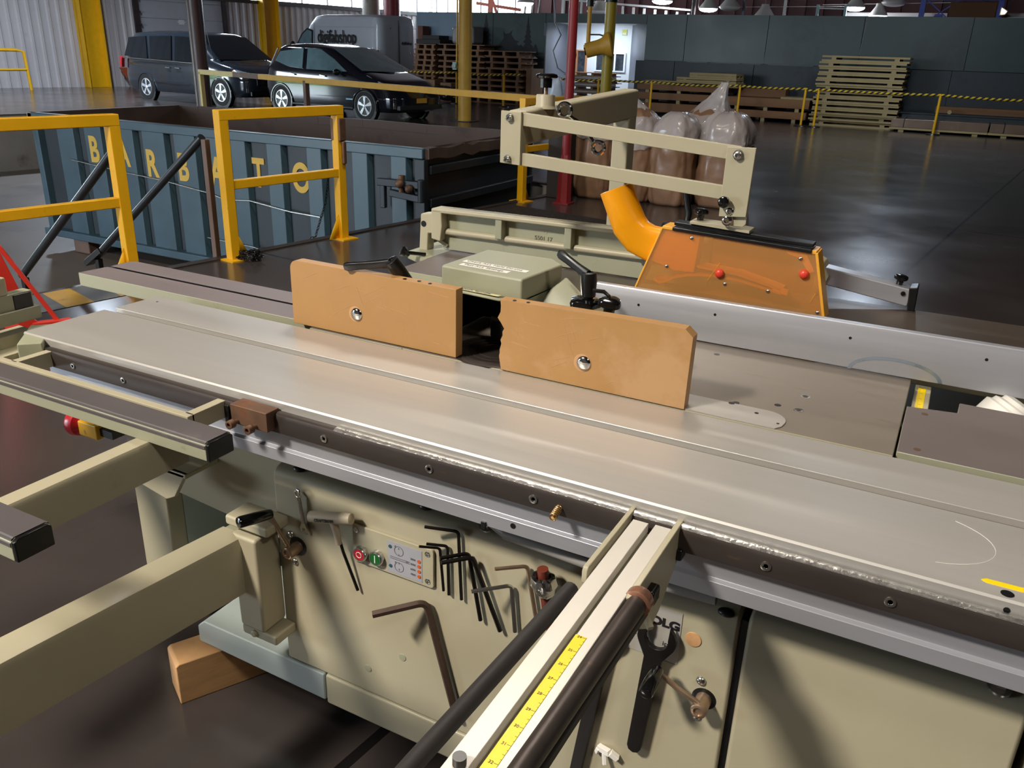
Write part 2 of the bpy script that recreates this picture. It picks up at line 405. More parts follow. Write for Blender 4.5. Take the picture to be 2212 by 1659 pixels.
# pit for the container: side walls and bottom
p = MB()
for a, b in (((EDGE(-9), -9), (PC[0], PC[1])), ((PC[0], PC[1]), PF), (PF, (-20.6, -9))):
    p.quad((a[0], a[1], -0.001), (b[0], b[1], -0.001), (b[0], b[1], -1.12), (a[0], a[1], -1.12))
struct(p, 'wall_pit', PITC)
p = MB(); p.add([(EDGE(-9), -9, -1.12), (PC[0], PC[1], -1.12), (PF[0], PF[1], -1.12), (-20.6, -9, -1.12)], [(0, 1, 2, 3)])
struct(p, 'floor_pit', PITF)
# steel nosing along the pit edge
p = MB()
p.beam((PC[0], PC[1], 0.004), (PF[0], PF[1], 0.004), 0.08, 0.012); p.beam((PF[0], PF[1], 0.004), (-20.6, -9, 0.004), 0.08, 0.012)
p.beam((EDGE(3.7), 3.7, 0.004), (PC[0], PC[1], 0.004), 0.08, 0.012)
struct(p, 'trim_1', STEEL_D)
# worn yellow and grey hazard stripes painted along the platform edge
HZY = mat('worn_yellow_floor_paint', (176, 142, 70), 0.5, var=0.14, vs=6, spot=[((92, 84, 74), 0.56, 7, 0.75)])
HZG = mat('worn_grey_floor_paint', (92, 96, 100), 0.5, var=0.14, vs=6, spot=[((78, 70, 64), 0.58, 7, 0.7)])
p = MB(); t = -4.0; k = 0
while t < 3.9:
    p.k = k % 2
    p.quad((EDGE(t)+0.02, t, 0.003), (EDGE(t+0.17)+0.02, t+0.17, 0.003), (EDGE(t+0.06)+0.43, t+0.06, 0.003), (EDGE(t-0.11)+0.43, t-0.11, 0.003))
    t += 0.17; k += 1
struct(p, 'trim_2', [HZY, HZG])
# diamond plate ramp let into the platform near the container
p = MB()
a = Vector((EDGE(6.6)+0.06, 6.6, 0)); d = Vector((0.167, 1, 0)).normalized(); q = Vector((1, -0.167, 0)).normalized()
p.add([a+Vector((0, 0, 0.012)), a+q*1.6+Vector((0, 0, 0.012)), a+q*1.6+d*1.3+Vector((0, 0, 0.012)), a+d*1.3+Vector((0, 0, 0.012))], [(0, 1, 2, 3)])
for i in range(20):
    for j in range(16):
        c = a+q*(0.05+i*0.078)+d*(0.05+j*0.078); s = 1 if (i+j) % 2 else -1
        p.beam(c-(q+d*s)*0.022+Vector((0, 0, 0.014)), c+(q+d*s)*0.022+Vector((0, 0, 0.014)), 0.012, 0.006)
struct(p, 'trim_3', RUBBER)

# left wall of white ribbed siding, with a roller door, a dock door opening and a strip of windows
LW = lambda t: (-26+0.18*(t-20), t)
def ribbed(mb, t0, t1, z0, z1, pitch=0.30, depth=0.045):
    n = max(1, int((t1-t0)/pitch)); pts = []
    for i in range(n):
        a = t0+(t1-t0)*i/n; w = (t1-t0)/n
        pts += [(a, 0), (a+w*0.55, 0), (a+w*0.66, depth), (a+w*0.89, depth)]
    pts.append((t1, 0))
    vs = []
    for t, d in pts:
        x, y = LW(t); vs += [(x+d*0.984, y-d*0.177, z0), (x+d*0.984, y-d*0.177, z1)]
    mb.add(vs, [(2*i, 2*i+2, 2*i+3, 2*i+1) for i in range(len(pts)-1)])
w = MB()
ribbed(w, -9, 4.0, 0, 6.6); ribbed(w, 9.4, 21.15, 0, 6.6); ribbed(w, 24.65, 26.5, 0, 2.95); ribbed(w, 26.5, 36.5, 0, 2.95)
ribbed(w, 4.0, 9.4, 2.35, 6.6); ribbed(w, 21.15, 24.65, 3.3, 6.6); ribbed(w, 24.65, 36.5, 4.9, 6.6)
struct(w, 'wall_left', CORR)
# roller door
def wallbox(mb, t0, t1, z0, z1, d0, d1):
    vs = []
    for z in (z0, z1):
        for t, d in ((t0, d0), (t1, d0), (t1, d1), (t0, d1)):
            x, y = LW(t); vs.append((x+d*0.984, y-d*0.177, z))
    mb.add(vs, [(0, 3, 2, 1), (4, 5, 6, 7), (0, 1, 5, 4), (1, 2, 6, 5), (2, 3, 7, 6), (3, 0, 4, 7)])
d = MB()
for i in range(6):
    wallbox(d, 21.3, 24.5, 0.02+i*0.55, 0.02+i*0.55+0.525, 0.0, 0.05); wallbox(d, 21.3, 24.5, 0.02+i*0.55+0.525, 0.02+i*0.55+0.55, 0.0, 0.03)
dr = struct(d, 'door_1', DOORP, bevel=0.006)
d = MB(); wallbox(d, 22.75, 22.95, 2.05, 2.20, 0.05, 0.065); wallbox(d, 22.70, 23.0, 2.11, 2.14, 0.05, 0.07)
build(d, 'door_handle', WHITE, dr)
for t0, t1 in ((21.12, 21.30), (24.50, 24.66)):
    d = MB(); wallbox(d, t0, t1, 0, 3.35, 0.0, 0.12)
    for k in range(8): wallbox(d, t0-0.02 if t0 > 22 else t1-0.05, t0+0.05 if t0 > 22 else t1+0.03, 0.35+k*0.4, 0.42+k*0.4, 0.1, 0.16)
    build(d, 'door_track', DARKTRIM, dr)
d = MB(); wallbox(d, 21.0, 36.4, 2.90, 3.02, 0.03, 0.16); struct(d, 'trim_4', DARKTRIM)
# window strips: frame, bars, pane
def strip_window(k, pts, z0, z1, bars):
    a, b = Vector(pts[0]+(0,)), Vector(pts[1]+(0,))
    m = MB()
    for z in (z0, z1): m.beam(a+Vector((0, 0, z)), b+Vector((0, 0, z)), 0.07, 0.07)
    for i in range(bars+1):
        c = a+(b-a)*i/bars; m.beam(c+Vector((0, 0, z0)), c+Vector((0, 0, z1)), 0.05, 0.05, up=(0, 1, 0))
    zm = (z0+z1)/2; m.beam(a+Vector((0, 0, zm)), b+Vector((0, 0, zm)), 0.03, 0.03)
    o = struct(m, 'window_%d' % k, BROWNPOLE)
    g = MB(); g.quad(a+Vector((0, 0, z0)), b+Vector((0, 0, z0)), b+Vector((0, 0, z1)), a+Vector((0, 0, z1)))
    build(g, 'pane', GLASS, o)
x0, y0 = LW(26.9); x1, y1 = LW(35.9)
strip_window(1, ((x0, y0), (x1, y1)), 3.02, 4.9, 7)
# rear wall, with its window strip on the left
w = MB()
def rear(xa, xb, za, zb): w.quad((xa, 36.5, za), (xb, 36.5, za), (xb, 36.5, zb), (xa, 36.5, zb))
rear(-24, 15, 0, 2.75); rear(-24, 15, 4.8, 6.6); rear(-18.4, 15, 2.75, 4.8); rear(-24, -23.8, 2.75, 4.8)
for i in range(48): w.box(-18.2+i*0.68, -18.14+i*0.68, 36.42, 36.5, 2.7, 6.6)
struct(w, 'wall_rear', MAROON)
strip_window(2, ((-23.8, 36.5), (-18.4, 36.5)), 2.78, 4.8, 6)
w = MB(); w.quad((15, -9, 0), (15, 40, 0), (15, 40, 6.6), (15, -9, 6.6)); struct(w, 'wall_right', DARKWALL)
w = MB()
for xa, xb, za, zb in ((-34, -20.0, -1.2, 6.6), (-20.0, -13.5, 4.4, 6.6), (-13.5, 15, -1.2, 6.6)): w.quad((xa, -9, za), (xb, -9, za), (xb, -9, zb), (xa, -9, zb))
struct(w, 'wall_front', DARKWALL)
w = MB(); w.quad((-34, -9, 6.6), (15, -9, 6.6), (15, 40, 6.6), (-34, 40, 6.6)); struct(w, 'ceiling', CEIL)
# the yard outside the dock door
w = MB(); w.quad((-70, -9.2, -0.15), (-29.2, -9.2, -0.15), (-29.2, 30, -0.15), (-70, 30, -0.15)); w.quad((-70, -50, -1.13), (15, -50, -1.13), (15, -9.0, -1.13), (-70, -9.0, -1.13)); struct(w, 'ground_yard', ASPHALT)
h = MB()
for i in range(26):
    h.sphere((-44+random.uniform(-1, 1), -12+i*1.3, 0.5+random.uniform(-.2, .3)), 1.3, (1, 1, 0.95), 12, 8)
build(h, 'hedge', HEDGE, label='green hedge standing across the yard outside the dock door', cat='hedge', kind='stuff')

# yellow steel columns against the left wall
def h_column(label, t, w2=0.36):
    m = MB()
    wallbox(m, t-w2, t-w2+0.05, 0, 6.5, 0.05, 0.42); wallbox(m, t+w2-0.05, t+w2, 0, 6.5, 0.05, 0.42); wallbox(m, t-w2, t+w2, 0, 6.5, 0.20, 0.24)
    build(m, 'steel_column', YELLOW, label=label, cat='column', bevel=0.006)
h_column('yellow painted steel column on the white ribbed wall, left of the roller door', 19.5)
h_column('yellow painted steel column on the white wall between the roller door and the van', 26.4)
# ------------------------------------------------------------------ the combination woodworking machine: body and fixed tables
mc = thing('woodworking_machine', 'large beige combination woodworking machine with grey iron tables, filling the foreground', 'machine', (-0.55, 1.7, 0))
def hexsock(mb, c, ax, r, h):
    """socket screw: round head with a hexagonal recess ring"""
    c = Vector(c); ax = Vector(ax).normalized()
    mb.lathe(c, ax, [(0, r), (h*0.85, r), (h, r*0.88), (h, r*0.55), (h*0.4, r*0.5)], 18)
# main cabinet: front face, rounded top edge, sloping shoulder running back under the table
CAST_REFL = mat('cast_iron_dark_reflection', (92, 82, 74), 0.34, metal=0.4, var=0.1, vs=3, st=(1, 4, 1), rvar=0.2)  # rear table: reflection of dark surroundings put into the iron's colour
prof = [(1.15, 0.20)]+[(1.15, 0.675)]+[(1.15+0.02*(1-math.cos(math.radians(a))), 0.675+0.02*math.sin(math.radians(a))) for a in (20, 40, 60, 75)]+[(1.40, 0.765), (2.30, 0.765), (2.30, 0.20)]
m = MB(); m.prism(prof, 'x', -1.155, -0.170)
cab = build(m, 'cabinet', BEIGE, mc, bevel=0.006)
m = MB(); m.prism([(y+0.004, z) for y, z in prof], 'x', -0.158, 0.236)
build(m, 'cabinet_door', BEIGE, mc, bevel=0.008)
m = MB(); m.box(-0.172, -0.156, 1.162, 2.2, 0.2, 0.68); build(m, 'door_gap', BLACK, mc)
m = MB(); m.prism([(y+0.03, z) for y, z in prof], 'x', 0.250, 0.95); build(m, 'cabinet_end', BEIGE2, mc, bevel=0.006)
# plinth in two lengths
m = MB(); m.prism([(-1.449, 0.128), (-1.449, 0.175), (-1.425, 0.196), (-1.049, 0.196), (-1.049, 0.122)], 'y', 1.148, 2.3); build(m, 'plinth', BLUEGREY, mc, bevel=0.004)
m = MB(); m.box(-1.044, 0.95, 1.146, 2.3, 0.118, 0.200); build(m, 'plinth', BEIGE, mc, bevel=0.006)
# the left wing, set back, with its leg and the dark recess behind
m = MB(); m.prism([(-1.75, 0.12), (-1.632, 0.12), (-1.632, 0.466), (-1.155, 0.425), (-1.155, 0.775), (-1.75, 0.775)], 'y', 1.25, 1.30)
build(m, 'wing_panel', BEIGE, mc, bevel=0.004)
m = MB(); m.box(-1.75, -1.155, 1.30, 2.3, 0.44, 0.775); build(m, 'wing_body', BEIGE, mc, bevel=0.004)
m = MB(); m.box(-1.632, -1.16, 1.47, 1.50, 0.20, 0.46); m.cyl((-1.545, 1.472, 0.31), (-1.545, 1.462, 0.31), 0.012)
build(m, 'recess_panel', mat('slate_grey_panel', (74, 78, 80), 0.5, var=0.08), mc)
m = MB(); m.box(-1.75, -1.632, 1.30, 2.3, 0.12, 0.44); build(m, 'wing_leg', BLUEGREY, mc)  # cool daylight put into the leg's colour; its own paint is the body's beige
m = MB(); m.prism([(-1.60, 0.60), (-1.425, 0.60), (-1.47, 0.53), (-1.50, 0.515), (-1.60, 0.535)], 'y', 1.15, 1.162); m.box(-1.60, -1.425, 1.15, 1.25, 0.588, 0.60)
build(m, 'lug', BEIGE, mc, bevel=0.003)
# pivot post that carries the swing arm
m = MB(); m.prism([(-1.222, 0.552), (-1.150, 0.552), (-1.148, 0.315), (-1.218, 0.315)], 'y', 1.078, 1.150); build(m, 'pivot_post', BEIGE, mc, bevel=0.008)
m = MB(); m.box(-1.236, -1.118, 1.082, 1.150, 0.566, 0.590); build(m, 'pivot_cap', BEIGE, mc, bevel=0.006)
m = MB(); m.box(-1.222, -1.122, 1.085, 1.150, 0.288, 0.312); m.cyl((-1.185, 1.09, 0.30), (-1.185, 1.079, 0.30), 0.009); build(m, 'pivot_foot', BEIGE, mc, bevel=0.005)
# screws, plugs and holes in the cabinet face
for x, z, r in ((-0.923, 0.267, .007), (-0.831, 0.335, .007), (-0.977, 0.154, .006)):
    m = MB(); m.lathe((x, 1.150, z), (0, -1, 0), [(0, r*1.25), (0.0012, r*1.2), (0.0016, r*.6)], 18); build(m, 'screw_cap', BEIGE2, mc)
for x, z in ((-1.116, 0.544), (-1.110, 0.477), (-0.217, 0.545), (-0.216, 0.470)):
    m = MB(); m.lathe((x, 1.150, z), (0, -1, 0), [(0, .0085), (.002, .0085), (.005, .006), (.0065, .002)], 18); build(m, 'dome_screw', STEEL, mc)
m = MB(); m.lathe((-0.239, 1.150, 0.621), (0, -1, 0), [(0, .014), (.0015, .0135), (.002, .01)], 24)
build(m, 'hole_plug', mat('tan_plug', (206, 158, 110), 0.55, var=0.12, vs=60), mc, label='tan hole plug')
m = MB()
for x, y, z in ((-0.194, 1.157, 0.688), (-1.098, 1.168, 0.6985), (-0.785, 1.172, 0.700)):
    m.sphere((x, y, z), 0.014, (1.0, 0.7, 0.5))
build(m, 'slot_holes', BLACK, mc)
for x, y, z in ((-0.646, 1.172, 0.702), (0.195, 1.172, 0.700)):
    m = MB(); m.lathe((x, y, z), (0, -0.25, 1), [(-.004, .017), (0, .017), (.001, .011)], 20); m.tube([(x, y, z), (x, y-.004, z+.02)], .0115, 6)
    build(m, 'hex_bolt', STEEL, mc)
# plastic clip on the lower right of the cabinet
m = MB(); m.beam((-0.385, 1.146, 0.318), (-0.36, 1.138, 0.322), .010, .012); m.beam((-0.36, 1.14, 0.322), (-0.345, 1.143, 0.312), .012, .010); m.beam((-0.372, 1.14, 0.316), (-0.366, 1.132, 0.296), .007, .007); m.beam((-0.384, 1.142, 0.318), (-0.388, 1.145, 0.304), .006, .008)
build(m, 'clip', PAPER, mc, bevel=.001)

# control panel with two push buttons and the speed sticker
m = MB(); m.prism([(-0.943, 0.540), (-0.755, 0.540)]+arc(-0.755, 0.546, 0.006, -90, 0, 4)+arc(-0.755, 0.621, 0.006, 0, 90, 4)+[(-0.943, 0.627)], 'y', 1.1435, 1.150)
cp = build(m, 'control_panel', BEIGE, mc, bevel=.0012)
for x, z in ((-0.762, 0.615), (-0.762, 0.553), (-0.934, 0.615)):
    m = MB(); m.lathe((x, 1.1435, z), (0, -1, 0), [(0, .0062), (.0012, .0058), (.0015, .004)], 18)
    m.box(x-.0035, x+.0035, 1.1417, 1.142, z-.0008, z+.0008); m.box(x-.0008, x+.0008, 1.1417, 1.142, z-.0035, z+.0035)
    build(m, 'panel_screw', STEEL, cp)
for nm, x, z, mm, lb in (('stop_button', -0.921, 0.566, REDB, 'red stop button with white ring'), ('start_button', -0.881, 0.569, GREENB, 'green start button with white bar')):
    m = MB(); m.lathe((x, 1.1435, z), (0, -1, 0), [(0, .0165), (.008, .0165), (.011, .0145), (.011, .0125), (.009, .0125)], 28)
    m.k = 1; m.lathe((x, 1.1435, z), (0, -1, 0), [(.008, .0124), (.0105, .0124), (.0108, .011)], 28)
    m.k = 2
    yb = 1.1435-.0109
    if nm == 'stop_button': m.torus((x, yb, z), (0, 1, 0), .0062, .0009, 28, 6)
    else: m.box(x-.0010, x+.0010, yb-.0006, yb, z-.0085, z+.0085)
    build(m, nm, [STEEL, mm, WHITE_INK], cp, label=lb)
m = MB(); m.prism([(-0.857, 0.545), (-0.775, 0.545), (-0.775, 0.617), (-0.857, 0.617)], 'y', 1.1428, 1.1434)
sk = build(m, 'speed_sticker', STICKER, cp)
m = MB()
for z, s in ((0.600, 1), (0.563, -1)):
    m.torus((-0.829, 1.1424, z), (0, 1, 0), 0.0105, .0005, 26, 4)
    m.prism([(-0.829-.0015, z+.004*s), (-0.829+.0015, z+.004*s), (-0.829, z+.008*s)], 'y', 1.1422, 1.1427)
    m.prism([(-0.829-.0015, z-.010*s), (-0.829+.0015, z-.010*s), (-0.829, z-.006*s)], 'y', 1.1422, 1.1427)
    m.prism([(-0.840, z+.009), (-0.836, z+.0115), (-0.837, z+.007)], 'y', 1.1422, 1.1427)
for z in (0.583, 0.579): m.box(-0.850, -0.803, 1.1422, 1.1427, z-.0006, z+.0006)
m.prism([(-0.812, 0.584), (-0.806, 0.5815), (-0.812, 0.579)], 'y', 1.1421, 1.1427)
build(m, 'diagram', GREY_INK, sk)
for i, s in enumerate(('2800', '4000', '6000', '7800')):
    z = 0.592-i*0.0115
    text(s, 'speed_print', GREY_INK, sk, (-0.802, 1.1424, z-.002), (1, 0, 0), (0, 0, 1), .0062, .0002)
    m = MB(); m.cyl((-0.7815, 1.1428, z), (-0.7815, 1.1416, z), .0037, n=16); build(m, 'speed_lamp', ORANGEDOT, sk)
for z in (0.605, 0.560):
    m = MB(); m.cyl((-0.8495, 1.1428, z), (-0.8495, 1.1416, z), .0037, n=16); build(m, 'direction_lamp', TEALDOT, sk)
# name plate behind the big spanner: only these letters show
m = MB(); m.box(-0.372, -0.261, 1.1488, 1.150, 0.560, 0.664); npl = build(m, 'name_plate', PLATE, mc)
text('OLG', 'plate_print', BLACK_INK, npl, (-0.315, 1.1486, 0.628), (1, 0, 0), (0, 0, 1), .022, .0003, squash=1.15, bold=.0012)
text('austria b', 'plate_print', BLACK_INK, npl, (-0.366, 1.1486, 0.590), (1, 0, 0), (0, 0, 1), .0125, .0003, squash=1.2)
text('ipp', 'plate_print', BLACK_INK, npl, (-0.290, 1.1486, 0.590), (1, 0, 0), (0, 0, 1), .0125, .0003, squash=1.2)
m = MB(); m.tube([(-0.352, 1.1487, 0.617), (-0.345, 1.1487, 0.614), (-0.337, 1.1487, 0.6135)], .0007, 6); build(m, 'plate_print', BLACK_INK, npl)

# crank handles
def crank(hub, face, top, grip, wide):
    hub, face, top, grip = map(Vector, (hub, face, top, grip))
    m = MB(); m.lathe(hub+Vector((0, 0.004, 0)), (0, -1, 0), [(0, wide), (.0045, wide), (.0048, wide*.94)], 28); hh = build(m, 'crank_hole', BLACK, mc)
    m = MB(); d = (face-hub).normalized()
    m.lathe(hub+Vector((0, .01, 0)), (0, -1, 0), [(0, .0135), (.045, .0135), (.0465, .0115), (.0465, .008), (.043, .0075)], 22)
    m.tube([hub+Vector((0, -.026, .008)), hub+(top-hub)*.5+Vector((0, -.012, 0)), top], .0048, 12)
    cr = build(m, 'hand_crank', STEEL_W, mc)
    m = MB(); g = (grip-top).normalized(); L = (grip-top).length
    m.lathe(top-g*.004, g, [(0, .0095), (.006, .011), (L*.5, .0125), (L-.004, .0125), (L, .011), (L+.002, .006)], 20)
    build(m, 'crank_grip', BLACK_G, cr)
STEEL_W = mat('warm_worn_steel', (176, 150, 126), 0.34, metal=0.75, var=0.14, vs=30)
crank((-1.098, 1.150, 0.519), (-1.098, 1.11, 0.519), (-1.128, 1.105, 0.612), (-1.150, 1.035, 0.620), .023)
crank((-0.208, 1.150, 0.510), (-0.208, 1.10, 0.510), (-0.283, 1.11, 0.566), (-0.285, 1.055, 0.556), .021)

# emergency stop on the far left end
es = MB(); es.box(-1.835, -1.765, 1.18, 1.235, 0.588, 0.628); esb = build(es, 'emergency_stop_box', YELLOW, mc, bevel=.004)
m = MB(); m.box(-1.765, -1.72, 1.19, 1.26, 0.598, 0.618); build(m, 'stop_bracket', BLACK, esb)
m = MB(); m.lathe((-1.832, 1.207, 0.608), (-1, -0.1, 0), [(0, .018), (.012, .02), (.022, .034), (.04, .036), (.046, .033), (.048, .02)], 28); build(m, 'mushroom_button', REDB, esb, label='red mushroom button')

# ------------------------------------------------------------------ fixed tables
def skirted(poly, z, t, nm, mm, sides=BEIGE2, bev=.0015):
    m = MB(); m.prism(poly, 'z', z-t, z); m2 = m
    o = build(m, nm, [mm, sides], mc, bevel=0)
    for pl in o.data.polygons: pl.material_index = 0 if pl.normal.z > 0.9 else 1
    bv = o.modifiers.new('edge', 'BEVEL'); bv.width = bev; bv.segments = 2; bv.limit_method = 'ANGLE'
    return o
SAW = [(-1.02, 1.437), (-0.007, 1.437), (-0.006, 1.960), (-1.02, 1.960)]
st = skirted(SAW, 0.90, 0.045, 'saw_table', CAST, BEIGE)
skirted([(-1.02, 1.962), (0.62, 1.962), (0.62, 2.445), (-1.02, 2.445)], 0.90, .045, 'planer_table', CAST_REFL, BEIGE)
skirted([(-1.285, 1.437), (-1.021, 1.437), (-1.021, 1.649), (-1.285, 1.649)], 0.9, .04, 'spindle_table', CAST)
# far left extension with its T slot between two strips
skirted([(-2.158, 1.471), (-2.150, 1.560), (-1.286, 1.560), (-1.286, 1.471)], 0.90, .038, 'extension_table', CAST_P)
skirted([(-2.150, 1.571), (-2.150, 1.636), (-2.135, 1.650), (-1.286, 1.650), (-1.286, 1.571)], 0.90, .038, 'extension_table', CAST_P, BLACK_O)
m = MB(); m.box(-2.14, -1.286, 1.56, 1.58, 0.865, 0.890); build(m, 'table_slot', BLACK, mc)
# planer bed
skirted([(-1.445, 2.045), (-1.425, 2.012), (-1.021, 2.010), (-1.021, 2.445), (-1.445, 2.445)], 0.90, .03, 'planer_bed', CAST_D)
m = MB(); m.box(-1.40, -1.03, 2.03, 2.43, 0.74, 0.868); build(m, 'planer_bed_rib', BEIGE2, mc, bevel=.01)
skirted([(-1.56, 2.24), (-1.45, 2.18), (-1.447, 2.445), (-1.56, 2.445)], 0.899, .025, 'planer_lip', BEIGE2)
m = MB(); m.knob((-1.515, 2.16, 0.915), (-0.4, -0.6, 0.5), .018, .014); m.tube([(-1.47, 2.21, .905), (-1.515, 2.16, .915)], .006, 10); build(m, 'lock_knob', BLACK_G, mc)
# bright insert strip with rounded end in front of the spindle
m = MB(); m.prism([(-0.74, 1.4375), (-0.206, 1.4375), (-0.197, 1.452)]+arc(-0.235, 1.474, 0.041, 0, 90, 6)+[(-0.74, 1.515)], 'z', 0.9002, 0.9022); build(m, 'insert_strip', ALU, mc)
m = MB()
for x, y, r in ((-0.303, 1.513, .006), (-0.205, 1.462, .0028), (-0.250, 1.49, .004)): m.cyl((x, y, .9021), (x, y, .9026), r, n=16)
for x, y in ((-0.224, 1.557), (-0.297, 1.525), (-0.405, 1.785)): m.cyl((x, y, .8995), (x, y, .9004), .0065, n=18)
build(m, 'table_holes', BLACK, mc)
for x, y in ((-0.184, 1.553), (-0.185, 1.631)):
    m = MB(); m.lathe((x, y, .8995), (0, 0, 1), [(0, .0095), (.0008, .0095), (.001, .007), (.0004, .0055)], 20); m.k = 1; m.cyl((x, y, .8996), (x, y, .9001), .0045, n=6)
    build(m, 'table_screw', [STEEL, BLACK], mc)
# spindle ring set in the table between the fence boards
m = MB()
for r in (.045, .062, .080, .1): m.torus((-0.83, 1.535, 0.9003), (0, 0, 1), r, .0012, 40, 6)
m.lathe((-0.83, 1.535, .8996), (0, 0, 1), [(0, .105), (.0008, .105), (.0009, .03)], 40); build(m, 'table_ring', STEEL_D, mc)
m = MB(); m.lathe((-0.83, 1.60, .9), (0, 0, 1), [(0, .02), (.02, .02), (.02, .05), (.06, .05), (.06, .018), (.1, .018)], 28); build(m, 'spindle', BLACK_O, mc)
# right hand table extension, a little proud of the gap
EXT = [(-0.003, 1.458), (0.62, 1.458), (0.62, 1.764), (0.088, 1.764), (0.086, 1.706), (-0.003, 1.690)]
skirted(EXT, 0.90, .042, 'right_table', CAST_D)
m = MB()
for x, y in ((0.03, 1.665), (0.028, 1.485)): m.cyl((x, y, .8995), (x, y, .9005), .006, n=16)
build(m, 'table_holes', RUSTY, mc)
m = MB(); m.box(-0.003, 0.62, 1.47, 1.90, 0.70, 0.80); build(m, 'gap_shade_box', BLACK, mc)  # black box added to stand in for the shaded void between the tables
m = MB(); m.box(0.004, 0.036, 1.60, 1.90, 0.862, 0.876); rl = build(m, 'scale_rail', BEIGE, mc, bevel=.002)
m = MB(); m.box(0.011, 0.026, 1.60, 1.88, 0.876, 0.8768); m.k = 1
for i in range(30): m.box(0.011, 0.016 if i % 4 else 0.021, 1.64+i*.0085, 1.6406+i*.0085, 0.8768, 0.877)
build(m, 'scale_tape', [TAPE, BLACK_INK], rl)
m = MB(); m.lathe((0.185, 1.83, 0.872), (0.55, 0.3, 0.9), [(-.08, .05), (-.04, .058), (0, .056), (.004, .048), (.012, .046), (.016, .036), (.024, .034), (.03, .02)], 36); build(m, 'hand_wheel_hub', PAPER, mc)

# ------------------------------------------------------------------ sliding table
sl = thing('sliding_table', 'long pale aluminium sliding table with a lengthwise groove, across the middle', 'sliding table', (-0.45, 1.25, 0.70))
X0, X1 = -1.795, 0.95
m = MB(); m.prism([(1.067, 0.897), (1.070, 0.900), (1.276, 0.900), (1.277, 0.899), (1.277, 0.875), (1.067, 0.872)], 'x', X0, X1); build(m, 'front_plank', ALU, sl)
m = MB()
pl = [(-1.788, 1.302), (X1, 1.302), (X1, 1.431), (-1.768, 1.431)]+arc(-1.768, 1.412, 0.019, 90, 180, 5)[1:]
m.prism(pl, 'z', 0.884, 0.900); build(m, 'rear_plank', ALU, sl, bevel=.0015)
m = MB(); m.box(-1.785, X1, 1.270, 1.308, 0.872, 0.8885); build(m, 'groove', ALU_G, sl)
m = MB(); m.box(-1.775, X1, 1.10, 1.42, 0.78, 0.880); build(m, 'carriage', ALU_B, sl)
m = MB(); m.cyl((-1.745, 1.392, .8996), (-1.745, 1.392, .9004), .003, n=14); build(m, 'table_hole', BLACK, sl)
m = MB(); m.prism([(1.067, 0.874), (1.067, 0.806), (1.060, 0.802), (1.060, 0.777), (1.15, 0.772), (1.15, 0.86)], 'x', -1.70, X1); build(m, 'skirt', ALU_B, sl, bevel=.0008)
m = MB(); m.cyl((-0.537, 1.0602, .793), (-0.537, 1.0592, .793), .005, n=16); m.box(-0.596, -0.588, 1.056, 1.0605, .771, .785); build(m, 'skirt_holes', BLACK, sl)
m = MB(); m.prism([(1.068, 0.846), (1.050, 0.844), (1.0485, 0.874), (1.052, 0.881), (1.058, 0.8835), (1.068, 0.882)], 'x', -1.735, X1)
rail = build(m, 'clamp_rail', STEEL_D, sl)
m = MB(); m.prism([(1.0515, 0.8805), (1.055, 0.8832), (1.060, 0.8842), (1.064, 0.8838), (1.062, 0.882), (1.055, 0.8805)], 'x', -0.90, X1)
build(m, 'rail_wear', mat('scuffed_bright_steel', (206, 204, 200), 0.3, metal=0.9, var=0.22, vs=50, st=(1, 1, 1), bump=0.6, bs=160), sl)
for u in ((-1.610, .861), (-1.451, .861), (-0.920, .861), (-0.694, .861), (-0.497, .861), (-0.132, .861), (0.030, .861), (0.32, .861)):
    m = MB(); hexsock(m, (u[0], 1.0492, u[1]), (0, -1, 0), .0075, .002); m.k = 1; m.cyl((u[0], 1.0492, u[1]), (u[0], 1.0484, u[1]), .0036, n=6)
    build(m, 'rail_screw', [STEEL, BLACK], sl)
m = MB(); m.lathe((-1.715, 1.049, .862), (0, -1, 0), [(0, .013), (.003, .013), (.003, .007), (.022, .007), (.022, .004), (.015, .003)], 20); build(m, 'end_bolt', STEEL, sl)
m = MB(); m.box(-1.128, -1.038, 1.030, 1.064, 0.850, 0.889); sb = build(m, 'stop_block', RUSTY, sl, bevel=.0015)
for x in (-1.112, -1.066):
    m = MB(); m.lathe((x, 1.031, 0.857), (0, -1, 0), [(0, .0045), (.012, .0045), (.012, .0085), (.024, .0085), (.0245, .0075), (.0245, .0045), (.019, .0042)], 16); build(m, 'block_bolt', RUSTY, sb)
m = MB()
pth = []
for i in range(61):
    a = i/60*2*PI*6; pth.append((-0.452+.0055*math.cos(a), 1.048-.022*i/60, 0.858-.006*i/60+.0055*math.sin(a)))
m.tube(pth, .0011, 6); m.cyl((-0.452, 1.05, .858), (-0.452, 1.026, .852), .003, n=10); build(m, 'coil_spring', BRASSY, sl)
m = MB(); m.prism([(0.128, 1.1005), (0.134, 1.106), (0.40, 1.110), (0.40, 1.098), (0.134, 1.096)], 'z', .9, .9006); build(m, 'yellow_strip', TAPE, sl)
m = MB(); m.cyl((0.158, 1.082, .8996), (0.158, 1.082, .9005), .008, n=20); m.cyl((0.160, 1.0668, .886), (0.160, 1.0662, .886), .004, n=16); build(m, 'strip_holes', BLACK, sl)
m = MB(); m.tube([(0.036+.11*math.cos(a), 1.185+.075*math.sin(a), .90015) for a in [math.radians(-70+i*8) for i in range(17)]], .0004, 4); build(m, 'scratch', WHITE, sl)
